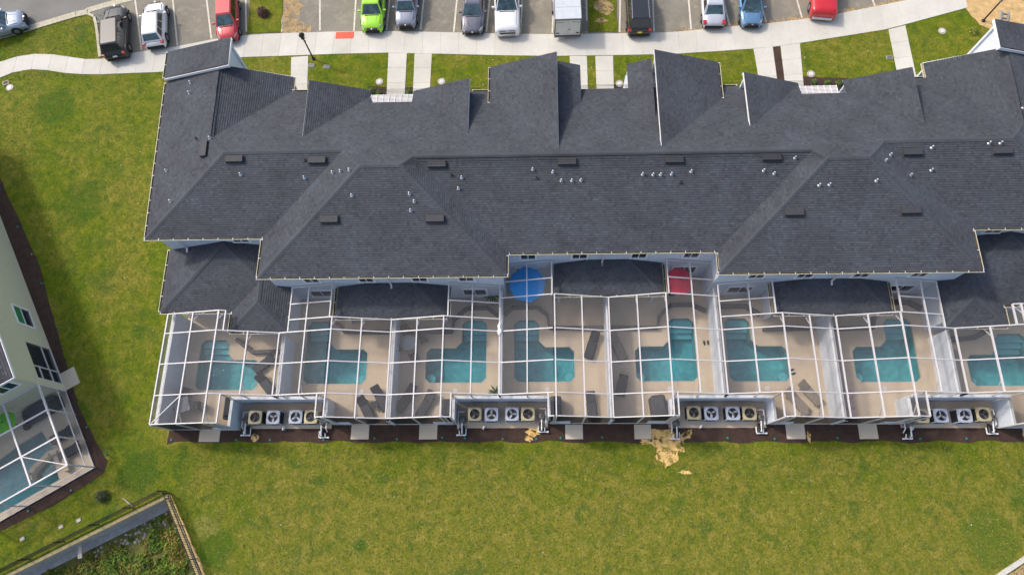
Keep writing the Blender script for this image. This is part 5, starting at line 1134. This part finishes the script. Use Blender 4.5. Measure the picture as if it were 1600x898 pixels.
# ------------------------------------------------------------------ street furniture and covers in the front lawns
def lamp(x, y, h, label):
    t = thing('street_lamp', label, 'street lamp', (x, y, 0), 0, 'street lamps in the front lawn')
    MB().lathe([(.16, 0), (.16, .06), (.08, .12), (.065, .2), (.05, h), (.0001, h+.01)], n=10).build('pole', 'fence_black', t)
    MB().lathe([(.06, h-.35), (.10, h-.32), (.10, h-.28), (.05, h-.25), (.0001, h-.24)], n=10).build('collar', 'tank', t)
    MB().lathe([(.07, h), (.15, h+.05), (.19, h+.42), (.0001, h+.42)], n=8).build('lantern', 'car_glass_dark', t); MB().lathe([(.24, h+.42), (.20, h+.50), (.07, h+.62), (.0001, h+.66)], n=8).build('lamp_cap', 'fence_black', t)
lamp(-17.9, 34.38, 2.45, 'black street lamp in the front lawn beside the left walk'); lamp(35.1, 36.5, 2.5, 'black street lamp at the top right, standing at the edge of bare sand')
LIDS = [(-12.39, 32.1, 'round pale lid in the lawn left of the paired walks'), (-7.45, 32.0, 'round pale lid in the lawn right of the paired walks, half under the roof edge'), (6.48, 31.45, 'round pale lid close to the middle pair of walks'), (21.2, 31.96, 'round pale lid in the mulch by the right canopy'), (31.8, 35.64, 'round pale lid in the lawn left of the right street lamp'), (-42.6, 32.3, 'round pale lid in the lawn at the far left')]
for x, y, lb in LIDS:
    t = thing('valve_lid', lb, 'lid', (x, y, 0), 0, 'round lids in the lawns'); MB().lathe([(.30, -.02), (.30, .035), (.25, .045), (.0001, .045)], n=18).build('ring', 'lid_white', t); MB().lathe([(.17, .045), (.16, .065), (.0001, .066)], n=14).build('cover', 'white_metal', t)
for x, y, lb in [(-18.0, 33.75, 'grey rectangular meter box lid touching the left walk'), (-16.73, 33.6, 'grey rectangular meter box lid right of the street lamp'), (27.38, 33.3, 'dark rectangular meter box lid beside the right walk')]:
    t = thing('meter_box', lb, 'meter box', (x, y, 0), R(-6), 'meter box lids'); MB().rbox(-.26, .26, -.17, .17, -.02, .05, .04).build('rim', 'lid_grey', t); MB().rbox(-.21, .21, -.12, .12, .05, .06, .02).build('lid', 'tank', t)
t = thing('cleanout_box', 'pale square box lid beside the round one at the far left', 'meter box', (-43.05, 32.75, 0), R(20)); MB().rbox(-.25, .25, -.2, .2, -.02, .05, .04).build('rim', 'lid_white', t); MB().rbox(-.18, .18, -.14, .14, .05, .06, .02).build('lid', 'leaf_red', t)
MB_ = MB().rbox(-.42, .42, -.2, .2, .14, .155, .02); tag(MB_.build('doormat', 'doormat', None, loc=(-18.95, 31.2, 0)), 'black doormat at the foot of the left walk', 'doormat')
t = thing('metal_frame', 'grey metal trench frame lying in the sand beside the tower roof', 'metal frame', (36.6, 36.3, .02), R(-18))
for sx in (-.25, .25): MB().box(sx-.05, sx+.05, -1.0, 1.0, 0, .12).build('rail', 'lid_grey', t)
for k in range(5): MB().box(-.2, .2, -.9+k*.42, -.8+k*.42, .02, .1).build('rung', 'lid_grey', t)
# irrigation heads and scraps
SP = [(-24.6, 4.35), (-20.2, 4.35), (-17.9, 4.35), (-14.3, 4.35), (-10.9, 4.45), (-9.4, 4.4), (-6.4, 4.5), (-4.9, 4.45), (-2.4, 4.4), (-.2, 4.4), (1.4, 4.45), (4.1, 4.5), (12.2, 4.45), (15.2, 4.4), (19.2, 4.45), (24.4, 4.4), (27.3, 4.4), (-41.2, 23.2), (-39, 20), (-36.1, 15.5), (-34.2, 12.2), (-30.6, 5.2), (-28.9, 3.4), (-30.8, 1.1), (-33.4, -.2)]
so = None
for x, y in SP:
    if so is None: so = q = tag(MB().lathe([(.085, 0), (.085, .05), (.05, .07), (.0001, .075)], n=9).build('sprinkler_head', 'teal_plastic'), 'small teal sprinkler head in the mulch', 'sprinkler', 'sprinkler heads in the mulch beds')
    else: q = so.copy(); COL.objects.link(q)
    q.location = (x, y, .01)
sc_ = MB(); rs = random.Random(21)
for k in range(60):
    x, y = rs.uniform(-42, 30), rs.choice((rs.uniform(-3, 3.8), rs.uniform(31.5, 34), rs.uniform(10, 34)))
    if -26 < x < 34 and 4 < y < 31: x = rs.uniform(-42, -27)
    if x < -30 and y < 12: continue
    if -18 < y-0 < 1 and x < -21: continue
    s = rs.uniform(.02, .06); a = rs.uniform(0, 3); c, d = math.cos(a)*s, math.sin(a)*s; z = .05
    sc_.face([(x-c, y-d, z), (x+d*.6, y-c*.6, z+.02), (x+c, y+d, z), (x-d*.6, y+c*.6, z+.03)])
tag(sc_.build('litter_scrap', 'cloth_white'), kind='stuff')

# ------------------------------------------------------------------ plants
def leaves(mb, rnd, cx, cy, z0, rx, ry, h, n, s, mats):
    for k in range(n):
        while True:
            a, b, c = rnd.uniform(-1, 1), rnd.uniform(-1, 1), rnd.uniform(0, 1)
            if a*a+b*b+c*c < 1 and a*a+b*b+c*c > .12: break
        p = Vector((cx+a*rx*(.8+.3*rnd.random()), cy+b*ry*(.8+.3*rnd.random()), z0+c*h)); n_ = Vector((a+rnd.uniform(-.8, .8), b+rnd.uniform(-.8, .8), .5+rnd.random())).normalized()
        u = n_.orthogonal().normalized(); u = (Matrix.Rotation(rnd.uniform(0, 6.3), 3, n_) @ u)*s*rnd.uniform(.6, 1.3); v = n_.cross(u)*.55
        mb.face([p-u, p+v*.9-u*.1, p+u, p-v*.9-u*.1], rnd.choice(mats))
def shrub(x, y, r, h, mats, label, n=260, s=.07, z0=.05):
    rr = random.Random(int(x*31+y*7)); t = thing('shrub', label, 'shrub', (x, y, 0), 0); mb = MB(); leaves(mb, rr, 0, 0, z0, r, r*.9, h, n, s, list(range(len(mats)))); mb.build('foliage', mats, t)
    st = MB()
    for k in range(4): st.tube((0, 0, -.02), (rr.uniform(-.5, .5)*r, rr.uniform(-.5, .5)*r, h*.6), .018, .008, n=5)
    st.build('stem', 'bark', t)
shrub(-22.5, 38.9, .55, .75, ['leaf_red', 'leaf_red', 'bark'], 'dark red leaved shrub on the parking island', 420, .08)
shrub(-28.6, .75, .48, .6, ['leaf_green', 'bark'], 'small dark shrub in the lawn by the fence corner', 320, .08)
for x, y, lb in [(-12.35, 30.95, 'small green shrub in the mulch left of the left canopy walk'), (-12.9, 31.2, 'small green shrub nearest the round lid by the left canopy'), (-9.95, 31.0, 'small dark shrub between the paired left walks'), (21.3, 31.1, 'small green shrub below the round lid by the right canopy'), (22.3, 31.05, 'second small green shrub by the right canopy'), (23.1, 31.0, 'small green shrub nearest the white gable at right'), (23.5, 30.0, 'yellow green shrub at the corner of the right mulch bed')]:
    shrub(x, y, .28, .4, ['leaf_green', 'leaf_lime'] if 'yellow' not in lb else ['leaf_lime', 'leaf_dry'], lb, 150, .055)
shrub(34.2, 35.5, .5, .3, ['leaf_lime', 'leaf_dry'], 'yellow weed clump at the foot of the right street lamp', 160, .07)

# ------------------------------------------------------------------ pond edge: retaining wall, picket fence, weeds
CR = Vector((-24.3, .9)); A_ = Vector((-60.0, -17.2)); B_ = Vector((-14.5, -15.4))
dA, dB = (A_-CR).normalized(), (B_-CR).normalized(); nA = Vector((dA.y, -dA.x)); nB = Vector((-dB.y, dB.x))
if nA.y > 0: nA = -nA
if nB.x > 0: nB = -nB
t = thing('retaining_wall', 'grey block retaining wall with a tan cap beside the weedy hollow', 'wall', (CR.x, CR.y, 0), 0)
def wallrun(d, n_, L_, a0=0):
    c = Vector((0, 0)); rr = random.Random(2)
    body = MB(); p = [c+d*a0, c+d*L_, c+d*L_+n_*.20, c+d*a0+n_*.20]; body.prism([tuple(q) for q in p], -PD-.2, -.02); body.build('wall_core', 'retaining', t)
    for row_ in range(4):
        s_ = a0-(.45 if row_ % 2 else 0); z0 = -PD+row_*.395
        while s_ < min(L_, 14):
            a, b = max(s_+.008, a0), s_+.892; e = .222+rr.uniform(-.004, .008)
            q = [c+d*a+n_*.19, c+d*b+n_*.19, c+d*b+n_*e, c+d*a+n_*e]; MB().prism([tuple(v) for v in q], z0+.005, z0+.39).build('block', 'retaining', t); s_ += .9
    ft = MB(); q = [c+d*a0+n_*.2, c+d*L_+n_*.2, c+d*L_+n_*.62, c+d*a0+n_*.62]; ft.prism([tuple(v) for v in q], -PD-.2, -PD+.12); ft.build('footing', 'retaining', t)
    s_ = a0
    while s_ < min(L_, 14):
        q = [c+d*(s_+.006)+n_*.06, c+d*(s_+.594)+n_*.06, c+d*(s_+.594)+n_*.24, c+d*(s_+.006)+n_*.24]; MB().prism([tuple(v) for v in q], -.015, .06+rr.uniform(0, .008)).build('cap_stone', 'cap_stone', t); s_ += .6
wallrun(dA, nA, 40); wallrun(dB, nB, 16, .3)
def fence(label, p0, d, L_, off):
    t = thing('picket_fence', label, 'fence', (p0.x+off.x, p0.y+off.y, 0), 0, 'black metal fences round the hollow'); H_ = 1.12
    for z in (.22, .98): MB().beam((0, 0, z), (d.x*L_, d.y*L_, z), .035, .045).build('rail', 'fence_black', t)
    pm = None; n = int(L_/.115); c = 0; far = MB()
    for k in range(n):
        s = .06+k*.115
        if k % 20 == 0:
            MB().box(-.028, .028, -.028, .028, 0, H_+.04).build('post', 'fence_black', t, loc=(d.x*s, d.y*s, 0)); continue
        if c < 110:
            if pm is None: pm = q = MB().box(-.014, .014, -.014, .014, .1, H_).build('picket', 'fence_black', t)
            else: q = pm.copy(); COL.objects.link(q); q.parent = t
            q.location = (d.x*s, d.y*s, 0); c += 1
        else: far.box(d.x*s-.014, d.x*s+.014, d.y*s-.014, d.y*s+.014, .1, H_)
    if far.v: far.build('picket_run', 'fence_black', t)
fence('black picket fence along the left side of the hollow', CR, dA, 14.0, -nA*.22); fence('black picket fence running down from the corner over the tan cap', CR, dB, 12.0, nB*-.16)
tag(sheet(MB(), ragged([tuple(CR+dB*.0+Vector((.15, .05))), tuple(CR+dB*15+Vector((.62, 0))), tuple(CR+dB*15-nB*.05), tuple(CR-nB*.05)], .3, .05), [], .014).build('verge_sand', 'sand'), kind='stuff')
rs = random.Random(9); wd = MB()
for k in range(760):
    x = rs.uniform(-36, -20); y = rs.uniform(-8, .2)
    p = Vector((x, y))-CR; ea, eb = p.dot(nA), p.dot(nB)
    if ea < .75 or eb < .7: continue
    edge = min(ea, eb+.3)
    if edge < 1.2 and rs.random() < .5: continue
    dry = rs.random() < (.6 if edge < 2.0 else .16)
    r = rs.uniform(.25, .7) if edge > 1.3 else rs.uniform(.12, .3); leaves(wd, rs, x, y, -PD, r, r, rs.uniform(.2, .75)*min(1, r*2), 115, .08, [2, 2, 1] if dry else rs.choice(([0, 1, 1], [1, 1, 1, 0], [1, 1, 1], [0, 0, 1, 2])))
tag(wd.build('weeds', ['leaf_green', 'leaf_lime', 'leaf_dry']), kind='stuff')
rb = MB()
for k in range(120):
    s = rs.uniform(.2, 6.5); off = rs.uniform(.65, 1.6); p = CR+dA*s+nA*off if rs.random() < .7 else CR+dB*rs.uniform(.5, 4.5)+nB*rs.uniform(.4, 1.2)
    r = rs.uniform(.04, .12); m_ = MB().lathe([(r*.8, -.05), (r, .02), (r*.6, r*.7), (.0001, r*.8)], (p.x, p.y, -PD), 6); m_.v = [(x+rs.uniform(-.03, .03), y+rs.uniform(-.03, .03), z) for x, y, z in m_.v]; i = len(rb.v); rb.v += m_.v; rb.f += [tuple(i+q for q in f) for f in m_.f]; rb.mi += m_.mi
tag(rb.build('rubble', 'rubble'), kind='stuff')
for i, (x, y, rz, lx, ly, lb) in enumerate([(-29.9, -2.6, 12, .28, 1.0, 'pale broken board in the weeds against the retaining wall'), (-25.8, -1.3, 40, .07, .9, 'thin pale stick lying in the weeds'), (-24.2, -2.1, 20, .32, .3, 'white lump of rubble by the picket fence')]):
    tag(MB().rbox(-lx/2, lx/2, -ly/2, ly/2, 0, .09, .03).build('debris', 'lid_white', None, loc=(x, y, -PD+.08+.9*(i == 0)), rz=R(rz)), lb, 'debris')
tag(MB().tube((-.4, .3, .06), (.38, -.25, .06), .035, n=8).build('pipe', 'lid_white', None, loc=(-26.8, .33, 0)), 'thin white pipe lying in the grass by the fence', 'pipe')
for x, y, lb in [(-31.0, -1.15, 'flat tan rock in the dark grass left of the fence'), (-33.4, -1.9, 'small white scrap of board in the grass at the far left'), (-29.9, -.75, 'small white rag in the grass beside the fence')]:
    tag(MB().rbox(-.16, .16, -.12, .12, 0, .07, .05).build('rock', 'lid_white', None, loc=(x, y, 0), rz=R(30)), lb, 'rock')
t = thing('corner_wall', 'pale capped low wall at the lower right corner', 'wall', (28.4, -3.2, 0), R(29))
for k in range(-9, 10): MB().box(k*.6+.006, k*.6+.594, -.13, .13, 0, .12).build('cap_stone', 'concrete', t)
MB().box(-5.4, 5.7, -.11, .11, -.05, -.002).build('wall_core', 'retaining', t)
tag(sheet(MB(), ragged([(24.5, -5.6), (28.6, -3.35), (32, -1.45), (40, 3), (48, -8), (30, -12)], .4, .05), [], .013).build('bare_sand', 'sand_dull'), kind='structure')

# ------------------------------------------------------------------ the beige house at the left
hz = thing('beige_house', 'beige two storey house cut by the left edge of the photo', 'house', (R2.x, R2.y, 0), 0)
ax = math.atan2(U2.y, U2.x); hz.rotation_euler.z = ax      # local +x runs along its wall, local +y points away from us, so outwards is -y
sgn = 1 if Vector((-U2.y, U2.x)).dot(N2) > 0 else -1
Yo = lambda b: b*sgn
def bx(x0, x1, b0, b1, z0, z1, mb=None): y0, y1 = sorted((Yo(b0), Yo(b1))); return (mb or MB()).box(x0, x1, y0, y1, z0, z1)
bx(0, 24, -.2, -11, 0, 5.4).build('house_wall', 'siding_beige', hz)
# side wall in front of the core, with real openings
def wall_with(ops, L_, h):
    xs_ = sorted({0, L_}|{o[0] for o in ops}|{o[1] for o in ops}); zs_ = sorted({0, h}|{o[2] for o in ops}|{o[3] for o in ops}); mb = MB()
    for a, b in zip(xs_, xs_[1:]):
        for c, d in zip(zs_, zs_[1:]):
            m_ = ((a+b)/2, (c+d)/2)
            if not any(o[0] < m_[0] < o[1] and o[2] < m_[1] < o[3] for o in ops): bx(a, b, 0, -.19, c, d, mb)
    return mb
wall_with([(4.95, 6.35, .98, 2.45), (.46, 3.38, .1, 2.5)], 24, 5.4).build('side_wall', 'siding_beige', hz)
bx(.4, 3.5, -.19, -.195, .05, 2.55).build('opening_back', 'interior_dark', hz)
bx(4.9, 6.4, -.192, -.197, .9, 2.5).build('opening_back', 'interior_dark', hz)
wn_ = MB(); [bx(*q, .04, -.10, *z, wn_) for q, z in (((4.83, 6.47), (2.45, 2.57)), ((4.83, 6.47), (.86, .98)), ((4.83, 4.95), (.98, 2.45)), ((6.35, 6.47), (.98, 2.45)))]; bx(4.95, 6.35, .01, -.08, 1.69, 1.74, wn_)
wn_ = wn_.build('window', 'white_trim', hz)
for a, b, m_ in ((.98, 1.69, 'window_glass'), (1.74, 2.45, 'blind_green')): bx(4.96, 6.34, -.03, -.06, a, b).build('pane', m_, wn_)
lf = MB(); [bx(*q, .02, -.06, *z, lf) for q, z in (((.46, 3.38), (.08, .16)), ((1.45, 1.52), (.16, 2.5)), ((.46, .53), (.16, 2.5)), ((.53, 1.45), (.98, 1.05)), ((1.52, 3.38), (1.0, 1.05)), ((.53, 1.45), (1.98, 2.04)))]
lf = lf.build('screen_door', 'white_metal', hz); bx(.53, 3.38, -.04, -.045, .16, 2.5).build('screen_panel', 'screen_wall', hz)
rw = MB(); y0_ = Yo(-.35)
def rbx(b0, b1, z0, z1, dx0, dx1, mb): y0, y1 = sorted((Yo(b0), Yo(b1))); return mb.box(dx0, dx1, y0, y1, z0, z1)
for b0, b1, z0, z1 in ((-.35, -1.65, 5.05, 5.16), (-.35, -1.65, 3.75, 3.86), (-.35, -.47, 3.86, 5.05), (-1.53, -1.65, 3.86, 5.05), (-.98, -1.04, 3.86, 5.05)): rbx(b0, b1, z0, z1, -.06, .0, rw)
rw = rw.build('window', 'white_trim', hz); rbx(-.47, -1.53, 3.86, 5.05, -.03, -.005, MB()).build('pane', 'window_glass', rw)
# roof with white fascia
rp = MB(); e = .3
zr2 = lambda d: 5.45+d*S3
m_ = MB(); P_ = lambda x, b, z: (x, Yo(b), z)
def rmesh(poly, pl, nm): roof_mesh([(x, Yo(b)) for x, b in poly], pl).build(nm, 'shingle_old', hz)
rmesh([(-e, e), (24, e), (24, -5.5), (5.8-e, -5.5)][::1], (0, -S3*sgn, 5.45+e*S3), 'roof_slope'); rmesh([(-e, e), (5.5, -5.5), (-e, -11.3)], (S3, 0, 5.45+e*S3), 'roof_slope')
f_ = MB(); bx(-e-.04, 24, e, e+.04, 5.26, 5.45, f_); rbx(e, -11.3, 5.26, 5.45, -e-.05, -e, f_); f_.build('fascia', 'white_trim', hz)
bx(-e, 24, e-.005, .0, 5.30, 5.33).build('soffit', 'white_trim', hz)
# its pool deck, pool and screen cage
tag(sheet(MB(), [h2(-.0, 0), h2(-6.0, 0), h2(-6.0, -13), h2(0, -13)], [POOL9], .055).build('pool_deck', 'deck_tan'), kind='structure')
basin(POOL9, 'swimming_pool', 'blue pool with a raised spa ring by the beige house', None)
sp_ = thing('spa_ring', 'tan curved spa wall at the end of the left pool', 'spa', (*h2(-4.3, -2.2), 0), 0); mb = MB(); arc = []
for a in range(0, 190, 15): arc.append((1.0*math.cos(R(a+60)), .95*math.sin(R(a+60))))
arc = [h2(*p) for p in [(-5.3, -1.55), (-4.2, -1.35), (-3.75, -1.6), (-3.6, -2.2), (-3.95, -3.3), (-4.2, -3.75), (-4.6, -3.85)]]; o_ = sp_.location
for p, q in zip(arc, arc[1:]):
    d = Vector((q[0]-p[0], q[1]-p[1])).normalized()*.02; n_ = Vector((-d.y, d.x))*8; a = Vector(p)-d; b = Vector(q)+d
    mb.prism([tuple(Vector((v.x-o_.x, v.y-o_.y))) for v in (a-n_, b-n_, b+n_, a+n_)], -.6, .42)
mb.build('spa_wall', 'deck_tan', sp_)
tag(MB().prism([h2(.02, 0), h2(1.35, 0), h2(1.35, 1.02), h2(.02, 1.02)], -.02, .05).build('door_pad', 'pad_tan'), 'tan concrete pad outside the beige house side door', 'concrete pad')
ck = thing('pool_cage', 'flat roofed white screen cage behind the beige house', 'screen enclosure', (R2.x, R2.y, .05), ax)
D_, W2 = 6.0, 9.0; zt2 = 2.75; yb_ = Yo
for b in (-.03, -2.42, -4.8, -7.2): MB().beam((0, yb_(b), zt2), (-D_, yb_(b), zt2), .10, .12).build('rafter', 'white_metal', ck)
for x in (-.05, -1.95, -3.95, -D_+.03): MB().beam((x, yb_(0), zt2-.01), (x, yb_(-W2), zt2-.01), .09, .11).build('purlin', 'white_metal', ck)
MB().beam((-3.95, yb_(-2.42), zt2-.02), (-D_+.05, yb_(-.05), zt2-.02), .05, .06).build('brace', 'white_metal', ck)
for x in (-.05, -1.95, -3.95, -D_+.03): MB().beam((x, yb_(-.03), 0), (x, yb_(-.03), zt2-.13), .07, .07).build('post', 'white_metal', ck)
for b in (-2.42, -4.8, -7.2): MB().beam((-D_+.03, yb_(b), 0), (-D_+.03, yb_(b), zt2-.13), .07, .07).build('post', 'white_metal', ck)
for z in (.08, .95): MB().beam((0, yb_(-.03), z), (-D_, yb_(-.03), z), .05, .06).build('chair_rail', 'white_metal', ck); MB().beam((-D_+.03, yb_(0), z), (-D_+.03, yb_(-W2), z), .05, .06).build('chair_rail', 'white_metal', ck)
xs_ = [-.05, -1.95, -3.95, -D_+.03]; bs_ = [-.03, -2.42, -4.8, -7.2]
for a, b in zip(xs_, xs_[1:]):
    for c, d in zip(bs_, bs_[1:]): MB().face([(a, yb_(c), zt2-.08), (b, yb_(c), zt2-.08), (b, yb_(d), zt2-.08), (a, yb_(d), zt2-.08)]).build('screen_panel', 'screen', ck)
    MB().face([(a, yb_(-.03), .06), (b, yb_(-.03), .06), (b, yb_(-.03), zt2-.12), (a, yb_(-.03), zt2-.12)]).build('screen_panel', 'screen', ck)
for c, d in zip(bs_, bs_[1:]): MB().face([(-D_+.03, yb_(c), .06), (-D_+.03, yb_(d), .06), (-D_+.03, yb_(d), zt2-.12), (-D_+.03, yb_(c), zt2-.12)]).build('screen_panel', 'screen', ck)
x, y = h2(-.95, -3.1); umbrella(x, y, 2.0, .75, 'umbrella_lime', 'lime green patio umbrella under the flat roofed cage', h=.3)
x, y = h2(-2.9, -1.0); lounger(x, y, -60, 'dark lounger under the flat roofed cage, nearer the house', group=G_, ln=1.8); x, y = h2(-4.2, -.9); lounger(x, y, -60, 'dark lounger under the flat roofed cage, nearer the corner', group=G_, ln=1.8)
x, y = h2(-.7, -1.6); t = thing('outdoor_sofa', 'dark outdoor sofa under the flat roofed cage', 'sofa', (x, y, .05), ax); MB().rbox(-.42, .42, -1.1, 1.1, .1, .42, .06).build('seat', 'cushion_dark', t); MB().rbox(.3, .5, -1.1, 1.1, .1, .8, .05).build('backrest', 'cushion_dark', t)
for s in (-1, 1): MB().box(-.4, .4, *sorted((s*1.1, s*1.25)), .1, .6).build('armrest', 'wicker_dark', t)
# far beyond the street: low ground continues as plain lawn and road
